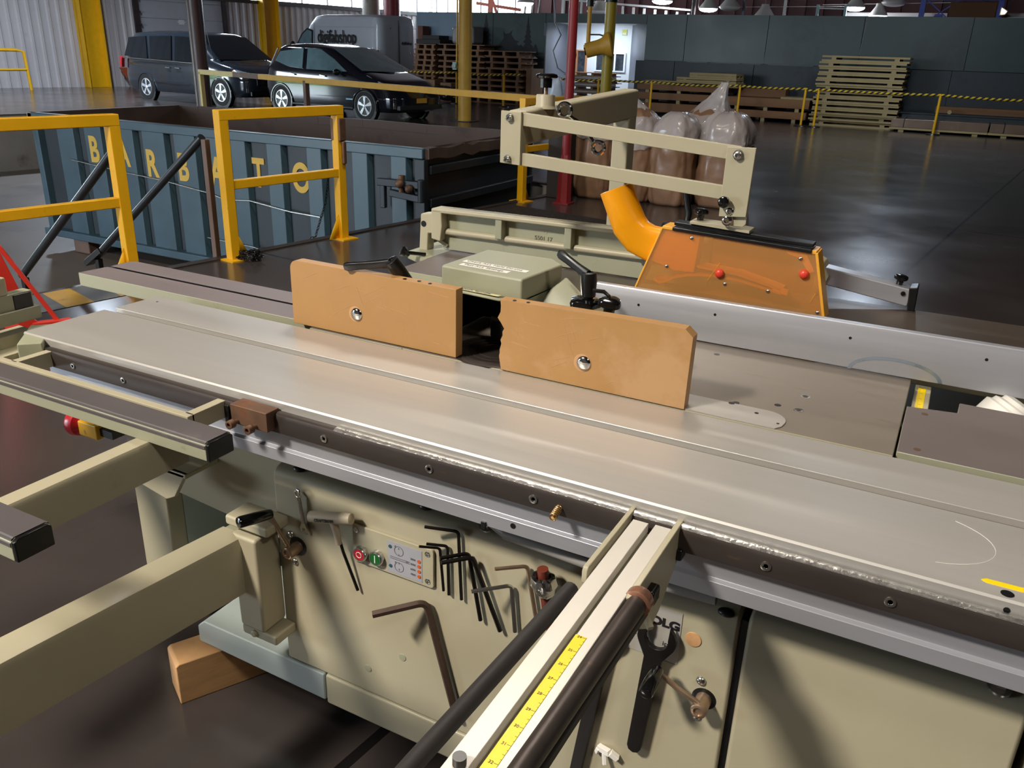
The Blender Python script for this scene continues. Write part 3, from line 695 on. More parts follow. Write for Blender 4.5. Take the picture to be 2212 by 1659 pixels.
# grey cable under the table
m = MB(); m.tube([(-0.66, 1.165, .715), (-0.63, 1.14, .735), (-0.58, 1.115, .735), (-0.40, 1.09, .745), (-0.2, 1.09, .755)], .0085, 12); m.tube([(-0.58, 1.115, .735), (-0.40, 1.09, .745), (-0.2, 1.09, .755)], .0105, 12)
build(m, 'cable', CABLEGREY, label='grey sheathed cable running under the sliding table above the hanging keys', cat='cable')

# ------------------------------------------------------------------ shaper fence with two board faces
sf = thing('shaper_fence', 'shaper fence with two orange-brown boards and a beige labelled hood between them', 'fence', (-0.85, 1.50, 0.90))
m = MB(); m.prism([(-1.338, .902), (-0.884, .902), (-0.884, 1.0535)]+[(-1.318, 1.0555)]+arc(-1.318, 1.0355, 0.020, 90, 180, 5), 'y', 1.443, 1.470)
b1 = build(m, 'fence_board', MDF, sf, bevel=.001)
m = MB(); pts = [(-0.776, 1.052)]; z = 1.052
random.seed(5)
while z > 0.93:
    pts.append((-0.776+random.uniform(-.003, .006)+(0.008 if 0.95 < z < 1.0 else 0), z)); z -= random.uniform(.006, .014)
pts += [(-0.768, .902), (-0.374, .902), (-0.372, 1.045), (-0.388, 1.0585), (-0.41, 1.0585)]
m.prism(pts, 'y', 1.434, 1.462); b2 = build(m, 'fence_board', MDF, sf, bevel=.001)
for b, x, y, z in ((b1, -1.151, 1.443, .955), (b2, -0.586, 1.434, .953)):
    m = MB(); m.lathe((x, y, z), (0, -1, 0), [(0, .0185), (.0005, .0185), (.0008, .0155)], 28); build(m, 'bolt_recess', MDF_E, b)
    m = MB(); m.lathe((x+.003, y-.0004, z), (0, -1, 0), [(0, .0155), (.0025, .0142), (.0048, .0095), (.0058, .001)], 28); build(m, 'dome_bolt', CHROME, b)
m = MB()
for x, y, z in ((-1.02, 1.452, 1.0542), (-0.985, 1.455, 1.0541), (-0.955, 1.452, 1.054), (-0.745, 1.442, 1.0525), (-0.715, 1.444, 1.0528)): m.cyl((x, y, z-.001), (x, y, z+.0012), .004, n=12)
build(m, 'dowel_holes', BLACK, sf)
m = MB(); random.seed(3)
for x0_, x1_, yy in ((-1.33, -0.89, 1.4428), (-0.75, -0.39, 1.4338)):
    for i in range(16):
        x = random.uniform(x0_, x1_); z = random.uniform(.915, 1.04); L = random.uniform(.01, .07); a = random.choice((-.15, -.1, .4, .5, -1.2))
        xe = min(max(x+L*math.cos(a), x0_), x1_); ze = min(max(z+L*math.sin(a), .905), 1.045)
        m.beam((x, yy, z), (xe, yy, ze), .0004, .0006)
build(m, 'scratches', MDF_E, sf)
# the hood: folded sheet box with a turned lip in front
HT = [(-1.000, 1.566), (-0.786, 1.554), (-0.772, 1.731), (-0.816, 1.773), (-0.993, 1.768)]
m = MB(); m.prism(HT, 'z', 1.016, 1.066); hd = build(m, 'hood', BEIGE2, sf, bevel=.006, seg=3)
m = MB(); m.prism([(-0.788, 1.558), (-0.774, 1.731), (-0.816, 1.77), (-0.80, 1.77), (-0.775, 1.74), (-0.782, 1.558)], 'z', .98, 1.018); build(m, 'hood_side', BEIGE2, sf)
m = MB(); m.add([(-1.000, 1.563, 1.020), (-0.788, 1.551, 1.018), (-0.825, 1.520, 1.022), (-0.958, 1.527, 1.024)], [(0, 1, 2, 3)]); build(m, 'hood_lip', BEIGE2, sf, solid=.004)
xd, yd = Vector((0.214, -0.012, 0)).normalized(), Vector((0.012, 0.214, 0)).normalized()
def tape_label(o, L, W, mm):
    m = MB(); o = Vector(o); Z = Vector((0, 0, .0006))
    a = [o, o+xd*L, o+xd*L+yd*W, o+yd*W]; m.add([p for p in a]+[p+Z for p in a], [(4, 5, 6, 7), (0, 1, 5, 4), (1, 2, 6, 5), (2, 3, 7, 6), (3, 0, 4, 7)])
    return build(m, 'label_strip', mm, hd)
o = Vector((-0.977, 1.622, 1.0661)); t = tape_label(o, .170, .017, PAPER); text('Check ALL Hold Downs', 'label_print', GREY_INK, t, o+xd*.008+yd*.0045+Vector((0, 0, .0009)), xd, yd, .0135, .0002, squash=1.10)
o = Vector((-0.967, 1.590, 1.0661)); t = tape_label(o, .128, .017, PAPER); text('Test ALL Settings', 'label_print', GREY_INK, t, o+xd*.008+yd*.0045+Vector((0, 0, .0009)), xd, yd, .0135, .0002, squash=1.10)
o = Vector((-0.950, 1.537, 1.0268))
m = MB(); u2 = Vector((0, 1, -.1)).normalized(); m.add([o-Vector((0, 0, .0)), o+xd*.118, o+xd*.118+u2*.017, o+u2*.017], [(0, 1, 2, 3)]); t = build(m, 'label_strip', CREAMTAPE, hd)
text('Unlock Spindle', 'label_print', GREY_INK, t, o+xd*.006+u2*.0045+Vector((0, 0, .0009)), xd, u2, .0135, .0002, squash=1.10)
# inside of the hood: dark side plates and back
m = MB(); m.box(-0.995, -0.985, 1.50, 1.76, .902, 1.016); m.box(-0.80, -0.79, 1.56, 1.74, .902, .982); m.box(-0.995, -0.79, 1.74, 1.76, .902, 1.016); build(m, 'hood_back', BLACK, sf)
m = MB(); m.box(-1.30, -0.90, 1.472, 1.492, .93, 1.02); m.box(-0.76, -0.42, 1.464, 1.49, .93, 1.02); m.box(-1.30, -1.0, 1.49, 1.60, .902, .935); m.box(-0.78, -0.44, 1.49, 1.66, .902, .935); build(m, 'fence_carrier', BEIGE2, sf, bevel=.006)
# right hand bracket behind the hood
m = MB(); m.loft([[(-0.775, 1.60, .955), (-0.60, 1.55, .955), (-0.60, 1.68, .955), (-0.775, 1.75, .955)], [(-0.770, 1.61, 1.0), (-0.61, 1.56, 1.0), (-0.62, 1.67, 1.0), (-0.770, 1.745, 1.0)], [(-0.765, 1.66, 1.03), (-0.70, 1.64, 1.012), (-0.70, 1.70, 1.012), (-0.765, 1.74, 1.04)]])
build(m, 'bracket', BEIGE2, sf, bevel=.008)
m = MB(); m.tube([(-0.752, 1.73, 1.075), (-0.712, 1.70, 1.055), (-0.69, 1.665, 1.02), (-0.68, 1.65, .99)], .004, 8); build(m, 'stay', STEEL, sf)
# two clamp levers and two knobs
def lever(tip, hub, base, w):
    tip, hub, base = map(Vector, (tip, hub, base)); m = MB(); ax = (hub-base).normalized()
    m.lathe(base, ax, [(0, .008), ((hub-base).length*.25, .009), ((hub-base).length*.3, .0145), ((hub-base).length*.85, .017), ((hub-base).length+.008, .016), ((hub-base).length+.010, .009), ((hub-base).length+.006, .008)], 22)
    d = (tip-hub); s = d.cross(ax).normalized(); n = s.cross(d).normalized(); rings = []
    for k, ww, hh in ((0.06, .014, .011), (.35, .011, .009), (.7, .010, .009), (.93, .012, .010), (1.0, .009, .007)):
        c = hub+d*k; rings.append([c+s*ww*.62*a+n*hh*b for a, b in ((-1, -.6), (-.6, -1), (.6, -1), (1, -.6), (1, .6), (.6, 1), (-.6, 1), (-1, .6))])
    m.loft(rings); return m
build(lever((-1.170, 1.434, 1.064), (-1.064, 1.470, 1.080), (-1.030, 1.515, 1.000), 1), 'clamp_lever', BLACK, sf, bevel=.0008)
build(lever((-0.735, 1.625, 1.118), (-0.651, 1.600, 1.083), (-0.648, 1.600, 1.022), 1), 'clamp_lever', BLACK, sf, bevel=.0008)
m = MB(); m.knob((-0.655, 1.60, 1.016), (0, 0, 1), .038, .020, 5); m.cyl((-0.655, 1.6, .99), (-0.655, 1.6, 1.02), .018); build(m, 'star_knob', BLACK_G, sf)
m = MB(); m.knob((-0.585, 1.56, 1.038), (0.1, -.1, 1), .026, .018, 3); m.cyl((-0.585, 1.56, .94), (-0.585, 1.56, 1.04), .008); build(m, 'tri_knob', BLACK_G, sf)
m = MB(); m.tube([(-0.624, 1.56, 1.066), (-0.600, 1.56, 1.067), (-0.589, 1.56, 1.060), (-0.584, 1.56, 1.02)], .0042, 8); build(m, 'locking_pin', BLACK_O, sf)

# ------------------------------------------------------------------ rip fence
rf = thing('rip_fence', 'long flat grey aluminium rip fence standing across the saw table', 'fence', (-0.10, 1.858, 0.90))
m = MB(); m.prism([(1.848, .9035), (1.868, .9035), (1.868, 1.000), (1.866, 1.003), (1.850, 1.003), (1.848, 1.000)], 'x', -0.735, 0.62)
fe = build(m, 'fence_plate', ALU_B, rf, bevel=.001)
m = MB()
for x, z in ((-0.435, .972), (-0.140, .970), (0.12, .972), (-0.62, .965)): m.cyl((x, 1.8481, z), (x, 1.8476, z), .0032, n=12)
build(m, 'fence_holes', BLACK, rf)
m = MB(); N = 28
A = [(-0.0415+.0935*math.cos(t), .902+.0405*math.sin(t)) for t in [math.radians(180-i*176/N) for i in range(N+1)]]
B = [(-0.0415+.0860*math.cos(t), .902+.0335*math.sin(t)) for t in [math.radians(180-i*176/N) for i in range(N+1)]]
m.add([(x, 1.8474, z) for x, z in A]+[(x, 1.8474, z) for x, z in B], [(i, i+1, N+2+i, N+1+i) for i in range(N)])
build(m, 'saw_mark', mat('burnished_saw_mark', (196, 214, 238), 0.18, metal=0.8, var=0.05), rf)
m = MB(); m.box(0.50, 0.60, 1.868, 2.40, .903, .95); build(m, 'fence_carrier', BEIGE, rf, bevel=.006)
m = MB(); m.prism([(0.118, 1.880), (0.150, 1.884), (0.146, 1.906), (0.134, 1.905), (0.132, 1.892), (0.119, 1.891)], 'z', .9, .925)
build(m, 'offcut', mat('pale_offcut_wood', (226, 206, 172), 0.7, var=.08), label='small pale wood offcut lying on the table behind the rip fence', cat='offcut', bevel=.001)
# ------------------------------------------------------------------ planer fence: ribbed casting seen from behind
pf = thing('planer_fence', 'long ribbed beige cast planer fence standing behind the beige hood', 'fence', (-1.05, 2.31, 0.90))
zt = lambda x: 1.040+(x+1.49)*0.012
m = MB(); m.loft([[(-1.47, 2.318, .905), (-1.47, 2.335, .905), (-1.47, 2.335, zt(-1.47)), (-1.47, 2.318, zt(-1.47))], [(-0.58, 2.318, .905), (-0.58, 2.335, .905), (-0.58, 2.335, zt(-.58)), (-0.58, 2.318, zt(-.58))]])
build(m, 'fence_web', BEIGE2, pf)
m = MB(); m.loft([[(x, 2.284, zt(x)-.014), (x, 2.345, zt(x)-.014), (x, 2.345, zt(x)), (x, 2.284, zt(x))] for x in (-1.497, -0.58)]); build(m, 'top_flange', BEIGE, pf, bevel=.005, seg=3)
m = MB(); m.tube([(-1.465, 2.312, .964), (-0.58, 2.312, .974)], .011, 12); build(m, 'middle_rail', BEIGE, pf)
for x in (-1.2485, -1.0095, -0.78): 
    m = MB(); m.prism([(x-.012, .968), (x+.012, .968), (x+.012, zt(x)-.006), (x-.012, zt(x)-.006)], 'y', 2.288, 2.32); build(m, 'rib', BEIGE2, pf, bevel=.003)
m = MB(); m.prism([(-1.497, .94), (-1.462, .935), (-1.455, .985), (-1.458, zt(-1.47)-.004), (-1.497, zt(-1.49)-.004)], 'y', 2.284, 2.335); build(m, 'end_block', BEIGE, pf, bevel=.004)
m = MB(); m.prism([(-1.549, .875), (-1.516, .875), (-1.512, .955), (-1.494, .957), (-1.494, 1.024), (-1.540, 1.017)], 'y', 2.288, 2.33); build(m, 'end_leg', BEIGE, pf, bevel=.004)
m = MB(); m.cyl((-1.528, 2.2885, .985), (-1.528, 2.287, .985), .010, n=20); build(m, 'leg_hole', BLACK, pf)
m = MB(); m.beam((-1.500, 2.30, .95), (-1.455, 2.32, .915), .02, .012); build(m, 'brace', BEIGE2, pf, bevel=.002)
text('5501 17', 'cast_mark', mat('cast_mark_grime', (104, 100, 84), .5, var=.05), pf, (-1.135, 2.3175, .978), (1, 0, 0), (0, 0, 1), .018, .001, squash=1.05)
m = MB(); m.torus((-1.098, 2.3178, 1.006), (0, 1, 0), .006, .0008, 20, 5); m.tube([(-1.128, 2.3178, 1.008), (-1.105, 2.3178, 1.011), (-1.098, 2.3178, 1.009)], .0008, 5); m.tube([(-1.098, 2.3178, 1.009), (-1.09, 2.3178, 1.011), (-1.070, 2.3178, 1.008)], .0008, 5); build(m, 'cast_mark', BEIGE, pf)

# ------------------------------------------------------------------ aluminium bridge guard over the planer
bg = thing('bridge_guard', 'sloping silver aluminium guard bar with a black knob, right of the amber guard', 'guard', (-0.17, 2.45, 0.90))
m = MB(); m.beam((-0.300, 2.455, .965), (-0.055, 2.455, .933), .055, .048); build(m, 'guard_bar', ALU_B, bg, bevel=.004)
m = MB(); m.prism([(-0.305, 1.008), (-0.288, 1.000), (-0.268, .965), (-0.284, .915), (-0.305, .915)], 'y', 2.42, 2.49); build(m, 'bar_bracket', BEIGE, bg, bevel=.002)
m = MB(); m.prism([(-0.062, .962), (-0.040, .966), (-0.038, .895), (-0.056, .895)], 'y', 2.425, 2.485); build(m, 'end_bracket', BLACK, bg, bevel=.003)
m = MB(); m.knob((-0.088, 2.455, .974), (0.1, 0, 1), .019, .014, 5); build(m, 'star_knob', BLACK_G, bg)
m = MB(); m.lathe((-0.074, 2.427, .945), (0, -1, 0), [(0, .006), (.004, .006), (.0045, .003)], 16); build(m, 'bar_screw', BLACK_O, bg)

# ------------------------------------------------------------------ overarm saw guard
og = thing('overarm_guard', 'beige overarm frame carrying the amber plastic saw guard with its orange hose port', 'saw guard', (-1.06, 2.85, 0))
m = MB(); m.box(-1.095, -1.035, 2.815, 2.885, 0.0, 1.335); pst = build(m, 'post', BEIGE, og, bevel=.006)
m = MB(); m.box(-1.14, -0.99, 2.77, 2.93, 0, .012); build(m, 'post_foot', BEIGE, og, bevel=.002)
m = MB(); m.loft([[(-1.108, 2.067, zz) for zz in ()] or [(-1.110, 2.067, 1.285), (-1.050, 2.067, 1.285), (-1.050, 2.067, 1.374), (-1.110, 2.067, 1.374)], [(-1.095, 2.885, 1.318), (-1.033, 2.885, 1.318), (-1.033, 2.885, 1.413), (-1.095, 2.885, 1.413)]])
build(m, 'beam', BEIGE, og, bevel=.010, seg=3)
bz = 1.379
m = MB(); m.lathe((-1.060, 2.20, bz-.004), (0, 0, 1), [(0, .034), (.006, .029), (.010, .0265), (.034, .0265), (.037, .0245)], 28); build(m, 'boss', BEIGE, og)
m = MB(); m.cyl((-1.060, 2.20, bz+.03), (-1.060, 2.20, bz+.06), .0055); build(m, 'lock_rod', STEEL_W, og)
m = MB(); m.knob((-1.060, 2.20, bz+.075), (0, 0, 1), .032, .013, 5); m.cyl((-1.06, 2.2, bz+.051), (-1.06, 2.2, bz+.077), .0155, .0165); build(m, 'star_knob', BLACK_G, og)
m = MB(); m.prism([(-1.111, 1.374), (-1.111, 1.239), (-1.050, 1.236), (-1.050, 1.373)], 'y', 2.036, 2.044); lp = build(m, 'link_plate', BEIGE, og, bevel=.0015)
m = MB(); m.box(-1.10, -1.05, 2.044, 2.07, 1.24, 1.372); build(m, 'hinge_block', BEIGE, og, bevel=.003)
m = MB(); m.prism([(-0.499, 1.327), (-0.431, 1.329), (-0.434, 1.168), (-0.499, 1.163)], 'y', 2.030, 2.038); rp = build(m, 'link_plate', BEIGE, og, bevel=.0015)
m = MB(); m.prism([(-0.492, 1.24), (-0.4335, 1.24), (-0.434, 1.150), (-0.440, 1.142), (-0.484, 1.142), (-0.491, 1.15)], 'y', 2.040, 2.048); dp = build(m, 'drop_plate', BEIGE, og, bevel=.0015)
for z0, z1 in ((1.3555, 1.3115), (1.2525, 1.2165)):
    m = MB(); m.beam((-1.062, 2.052, z0), (-0.470, 2.052, z1), .016, .033); build(m, 'link_bar', BEIGE, og, bevel=.0015)
for x, y, z, r, mm in ((-1.083, 2.036, 1.357, .009, STEEL), (-1.087, 2.036, 1.250, .009, STEEL), (-0.470, 2.030, 1.310, .010, STEEL), (-0.474, 2.040, 1.177, .0105, CHROME), (-0.479, 2.040, 1.155, .0115, CHROME)):
    m = MB(); m.lathe((x, y, z), (0, -1, 0), [(0, r*1.25), (.002, r*1.25), (.002, r), (.010, r*.95), (.012, r*.7), (.012, r*.45), (.007, r*.4)], 20); build(m, 'link_bolt', mm, og)
m = MB(); m.lathe((-0.487, 2.030, 1.201), (0, -1, 0), [(0, .009), (.012, .010), (.012, .0135), (.020, .0135), (.022, .011)], 22); build(m, 'round_knob', BLACK_G, og)
m = MB(); m.loft([[(-0.574, y, 1.1335), (-0.425, y, 1.1265), (-0.425, y, 1.1335), (-0.50, y, 1.140), (-0.574, y, 1.1405)] for y in (2.05, 2.105)]); build(m, 'foot', BEIGE, og, bevel=.001)
m = MB(); m.knob((-0.556, 2.078, 1.155), (0, 0, 1), .019, .014, 4); m.cyl((-.556, 2.078, 1.13), (-.556, 2.078, 1.16), .0085); build(m, 'star_knob', BLACK_G, og)
m = MB()
for dz in (0, .012): m.loft([[(-0.616, 2.045+dz, 1.112+dz), (-0.616, 2.108-dz, 1.112+dz), (-0.616, 2.108-dz, 1.121+dz), (-0.616, 2.045+dz, 1.121+dz)], [(-0.274, 2.045+dz, 1.0985+dz), (-0.274, 2.108-dz, 1.0985+dz), (-0.274, 2.108-dz, 1.1075+dz), (-0.274, 2.045+dz, 1.1075+dz)]])
build(m, 'slide_rail', BLACK, og, bevel=.002)
# the clear amber guard itself
def tinted(m, k, c):
    n = m.node_tree.nodes; l = m.node_tree.links; mx = n.new('ShaderNodeMixShader'); t = n.new('ShaderNodeBsdfTransparent'); t.inputs[0].default_value = lin(c)
    mx.inputs[0].default_value = 1-k; l.new(t.outputs[0], mx.inputs[1]); l.new(n['Principled BSDF'].outputs[0], mx.inputs[2]); l.new(mx.outputs[0], n['Material Output'].inputs[0])
tinted(AMBER, .68, (255, 236, 204))
GF = [(-0.643, 1.117), (-0.263, 1.101), (-0.222, .944), (-0.702, .949)]
for y0_, y1_ in ((2.050, 2.0535), (2.1065, 2.110)):
    m = MB(); m.prism(GF, 'y', y0_, y1_); build(m, 'guard_shell', AMBER, og)
def strip(a, b, y0_, y1_, w): 
    m = MB(); A_, B_ = Vector((a[0], (y0_+y1_)/2, a[1])), Vector((b[0], (y0_+y1_)/2, b[1])); m.beam(A_, B_, y1_-y0_, w, up=(0, 0, 1)); return m
for a, b, w in ((GF[0], GF[1], .008), (GF[1], GF[2], .007), (GF[3], GF[0], .005)):
    build(strip(a, b, 2.049, 2.111, w), 'guard_rim', AMBER_E, og, bevel=.0015)
m = MB(); pts = [(-0.690, 1.005), (-0.610, 1.000)]
curve = [(-0.655, .978), (-0.64, .972), (-0.625, .9765), (-0.60, .9915), (-0.565, 1.0025), (-0.52, 1.0085), (-0.49, 1.010), (-0.43, 1.006), (-0.33, .990)]
m.loft([[(x, 2.055, z-.003), (x, 2.105, z-.003), (x, 2.105, z+.003), (x, 2.055, z+.003)] for x, z in curve]); build(m, 'chip_deflector', AMBER_I, og)
m = MB(); top = [(-0.545, 1.028), (-0.52, 1.026), (-0.44, 1.022), (-0.35, 1.003), (-0.33, .998)]
m.loft([[(x, 2.055, z-.003), (x, 2.105, z-.003), (x, 2.105, z+.003), (x, 2.055, z+.003)] for x, z in top]); build(m, 'chip_deflector', AMBER_I, og)
m = MB(); m.prism([(-0.352, .990), (-0.315, .9875), (-0.315, 1.0), (-0.352, 1.003)], 'y', 2.0555, 2.070); build(m, 'guard_tab', AMBER_E, og, bevel=.001)
m = MB(); m.prism([(-0.345, 1.101), (-0.29, 1.099), (-0.262, 1.055), (-0.274, 1.05), (-0.300, 1.083), (-0.325, 1.088)], 'y', 2.0555, 2.100); build(m, 'guard_gusset', AMBER_E, og)
m = MB(); m.prism([(-0.635, 1.112), (-0.545, 1.108), (-0.552, 1.010), (-0.605, 1.008), (-0.675, 1.028)], 'y', 2.058, 2.102); build(m, 'port_block', HOSE, og, bevel=.002)
for x, z in ((-0.565, 1.099), (-0.622, 1.019), (-0.361, .993), (-0.297, 1.083), (-0.239, .959), (-0.468, .995)):
    m = MB(); m.lathe((x, 2.0502, z), (0, -1, 0), [(0, .0045), (.0015, .0045), (.003, .003), (.0035, .001)], 14); build(m, 'shell_screw', STEEL, og)
for x, z in ((-0.484, 1.020), (-0.283, 1.047)):
    m = MB(); m.sphere((x, 2.047, z), .0115, (1, .7, 1)); build(m, 'red_button', REDP, og)
m = MB(); m.beam((-0.512, 2.0493, .998), (-0.487, 2.0493, 1.045), .0005, .0008); m.beam((-0.26, 2.0493, .98), (-0.25, 2.0493, 1.005), .0005, .0008); build(m, 'shell_scratch', AMBER_E, og)
# hose port: flattened box end growing into a round elbow
def ring(c, d, up, a, b, sq, n=28):
    c, d, up = Vector(c), Vector(d).normalized(), Vector(up); s = d.cross(up).normalized(); u = s.cross(d)
    out = []
    for j in range(n):
        t = 2*PI*j/n; ct, stt = math.cos(t), math.sin(t); k = (abs(ct)**sq+abs(stt)**sq)**(-1/sq)
        out.append(c+s*a*k*ct+u*b*k*stt)
    return out
m = MB()
R_ = [ring((-0.560, 2.08, 1.060), (-1, 0, 0), (0, 0, 1), .022, .046, 6), ring((-0.640, 2.08, 1.062), (-1, 0, .0), (0, 0, 1), .023, .046, 6), ring((-0.682, 2.08, 1.066), (-1, 0, .15), (0, 0, 1), .025, .045, 5), ring((-0.716, 2.08, 1.079), (-1, 0, .55), (.4, 0, 1), .031, .0455, 3.2),
      ring((-0.742, 2.08, 1.106), (-.7, 0, 1), (1, 0, .7), .040, .0455, 2.4), ring((-0.757, 2.08, 1.135), (-.42, 0, 1), (1, 0, .4), .044, .045, 2), ring((-0.772, 2.08, 1.165), (-.42, 0, 1), (1, 0, .4), .044, .044, 2), ring((-0.786, 2.08, 1.196), (-.45, 0, 1), (1, 0, .45), .045, .0445, 2),
      ring((-0.7865, 2.08, 1.197), (-.45, 0, 1), (1, 0, .45), .040, .0395, 2), ring((-0.765, 2.08, 1.15), (-.42, 0, 1), (1, 0, .4), .038, .038, 2)]
m.loft(R_); build(m, 'hose_port', HOSE, og, angle=60)
# black lamp-like fitting behind the port
m = MB(); m.tube([(-0.82, 2.83, 1.11), (-0.80, 2.83, 1.02), (-0.80, 2.80, .96)], .012, 10); m.cyl((-0.86, 2.80, .925), (-0.86, 2.80, .985), .020, .022); m.box(-0.885, -0.785, 2.76, 2.83, .89, .94); m.lathe((-0.80, 2.77, .955), (0, -1, 0), [(0, .02), (.03, .02), (.034, .012)], 18)
m.box(-1.04, -0.80, 2.80, 2.84, .895, .925)
build(m, 'clamp_fitting', BLACK, og, bevel=.003)

# ring spanner hung behind the link bars
m = MB(); a, b = Vector((-0.955, 2.10, 1.380)), Vector((-0.853, 2.10, 1.292)); d = (b-a).normalized()
for c, r in ((a, .0175), (b, .0155)):
    m.lathe(c-Vector((0, .006, 0)), (0, 1, 0), [(0, r-.004), (0, r+.0045), (.003, r+.0055), (.009, r+.0055), (.012, r+.0045), (.012, r-.004), (.006, r-.0045), (.0001, r-.004)], 28) if False else m.torus(c, (0, 1, 0), r, .0058, 26, 8)
m.tube([a+d*.020, a+d*.04+Vector((0, .012, 0)), b-d*.045+Vector((0, .012, 0)), b-d*.019], [.0045, .0062, .0066, .0048], 8)
build(m, 'ring_spanner', CHROME, label='chrome double ring spanner hanging on the beige overarm frame', cat='spanner')

# ------------------------------------------------------------------ crosscut fence running toward the viewer
cf = thing('crosscut_fence', 'aluminium crosscut fence with a yellow tape scale, running toward the viewer', 'crosscut fence', (-0.30, 0.60, 0.84))
YN = 0.05
m = MB(); m.prism([(-.326, .868), (-.326, .884), (-.302, .884), (-.302, .868)], 'y', YN, 1.036); m.prism([(-.2925, .868), (-.2925, .884), (-.268, .884), (-.268, .868)], 'y', YN, 1.038); m.k = 1; m.box(-.326, -.268, YN, 1.03, .850, .870)
build(m, 'extrusion', [WHITEALU := mat('pale_satin_aluminium', (214, 208, 198), .4, metal=.2, var=.03), BEIGE2], cf, bevel=.001)
m = MB(); m.prism([(1.083, .886), (1.083, .866), (.895, .852), (.880, .862), (.880, .880), (.884, .886)], 'x', -.341, -.333); build(m, 'side_plate', BEIGE, cf, bevel=.0015)
m = MB(); m.prism([(1.084, .886), (1.084, .838), (1.045, .815), (.985, .778), (.950, .770), (.905, .800), (.875, .835), (.850, .862), (.850, .884), (.856, .886)], 'x', -.268, -.259); build(m, 'side_plate', BEIGE, cf, bevel=.0015)
m = MB(); m.box(-.262, -.246, .905, .932, .838, .862); m.box(-.262, -.250, 1.045, 1.066, .828, .848); build(m, 'plate_stud', BLACK, cf, bevel=.004)
m = MB(); m.beam((-.258, .895, .842), (-.238, .875, .83), .008, .008); build(m, 'plate_lug', BEIGE, cf, bevel=.001)
m = MB(); m.prism([(-.2928, .8842), (-.279, .8842), (-.279, .8847), (-.2928, .8847)], 'y', YN, .752); tp = build(m, 'scale_tape', TAPE, cf)
m = MB()
for i in range(96):
    y = .7495-.0266/4*i
    if y < YN+.02: break
    m.box(-.279, -.2835 if i % 4 == 0 else (-.2815 if i % 2 == 0 else -.2802), y-.0002, y+.0002, .8847, .8849)
build(m, 'scale_marks', BLACK_INK, tp)
for i in range(14):
    text(str(24+i), 'scale_number', BLACK_INK, tp, (-.2900, .7495-.0266*i-.0018, .8848), (0, 1, 0), (-1, 0, 0), .0062, .0002, align='CENTER') if False else text(str(24+i), 'scale_number', BLACK_INK, tp, (-.2868, .7495-.0266*i-.002, .8848), (1, 0, 0), (0, 1, 0), .0055, .0002, align='CENTER')
m = MB(); m.tube([(-.336, .835, .881), (-.352, .50, .882), (-.362, YN, .882)], .0105, 14); build(m, 'rubber_tube', RUBBER, cf)
m = MB(); m.tube([(-.2545, .862, .874), (-.2615, .55, .874), (-.268, YN, .874)], .0135, 16); build(m, 'steel_rod', STEEL_D, cf)
m = MB(); m.lathe((-.2545, .874, .874), (-.02, -1, 0), [(0, .0165), (.004, .0185), (.017, .0185), (.019, .015)], 24); build(m, 'end_collar', COPPER, cf)
m = MB(); m.beam((-.250, .875, .856), (-.262, YN, .856), .014, .014); build(m, 'rod_holder', RUBBER, cf, bevel=.002)
m = MB(); m.cyl((-.312, .52, .884), (-.312, .52, .894), .007, n=16); build(m, 'stop_pin', BLACK, cf)

# ------------------------------------------------------------------ outrigger frame and swing arm on the left
of = thing('outrigger_frame', 'outrigger support frame of black-topped bars clamped to the left half of the sliding table', 'outrigger', (-1.35, 0.85, 0.80))
def capbar(x0_, x1_, y0_, y1_):
    m = MB(); m.prism([(y0_+.006, .880), (y1_-.006, .880), (y1_, .876), (y1_, .846), (y0_, .846), (y0_, .876)], 'x', x0_, x1_); m.k = 0
    o = build(m, 'bar', [BEIGE2], of, bevel=.001)
    m = MB(); m.prism([(y0_-.001, .874), (y0_+.006, .8815), (y1_-.006, .8815), (y1_+.001, .874), (y1_+.001, .868), (y1_-.002, .8795), (y0_+.002, .8795), (y0_-.001, .868)], 'x', x0_, x1_-.001); build(m, 'grip_strip', VINYL, o)
    m = MB(); m.prism([(y0_+.001, .844), (y1_-.001, .844), (y1_-.001, .876), (y1_-.008, .880), (y0_+.008, .880), (y0_+.001, .876)], 'x', x1_-.004, x1_+.006); build(m, 'end_cap', BLACK, o, bevel=.002)
capbar(-2.55, -1.052, .897, .956)
capbar(-2.2, -1.046, .548, .606)
m = MB(); m.box(-1.85, -1.163, .960, .976, .858, .880); m.box(-1.183, -1.163, .970, 1.095, .845, .880); m.box(-1.70, -1.68, .970, 1.066, .845, .880); ang = build(m, 'clamp_frame', BEIGE, of, bevel=.0015)
m = MB(); m.cyl((-1.172, 1.072, .8795), (-1.172, 1.072, .8806), .004, n=16); build(m, 'frame_hole', BLACK, ang)
m = MB(); m.box(-1.162, -1.15, 1.045, 1.068, .836, .874); build(m, 'frame_cap', BLACK, ang, bevel=.002)
m = MB(); m.loft([[(-1.236, y, .775), (-1.192, y, .775), (-1.192, y, .838), (-1.198, y, .846), (-1.230, y, .846), (-1.236, y, .838)] for y in (.30, .975)]); build(m, 'cross_beam', BEIGE, of)
m = MB(); m.box(-1.24, -1.19, .30, .36, .56, .775); build(m, 'drop_post', BEIGE, of, bevel=.003)
sa = thing('swing_arm', 'deep beige swing arm reaching from the cabinet corner out to the lower left', 'support arm', (-1.25, 0.7, 0.42))
rings = []
for y, x0_, x1_ in ((.20, -1.372, -1.292), (.64, -1.318, -1.245), (1.092, -1.262, -1.190)):
    rings.append([(x0_, y, .42), (x1_, y, .41), (x1_, y, .528), (x1_-.006, y, .543), (x1_-.020, y, .55), (x0_+.008, y, .55), (x0_, y, .543)])
m = MB(); m.loft(rings); build(m, 'arm', BEIGE, sa)
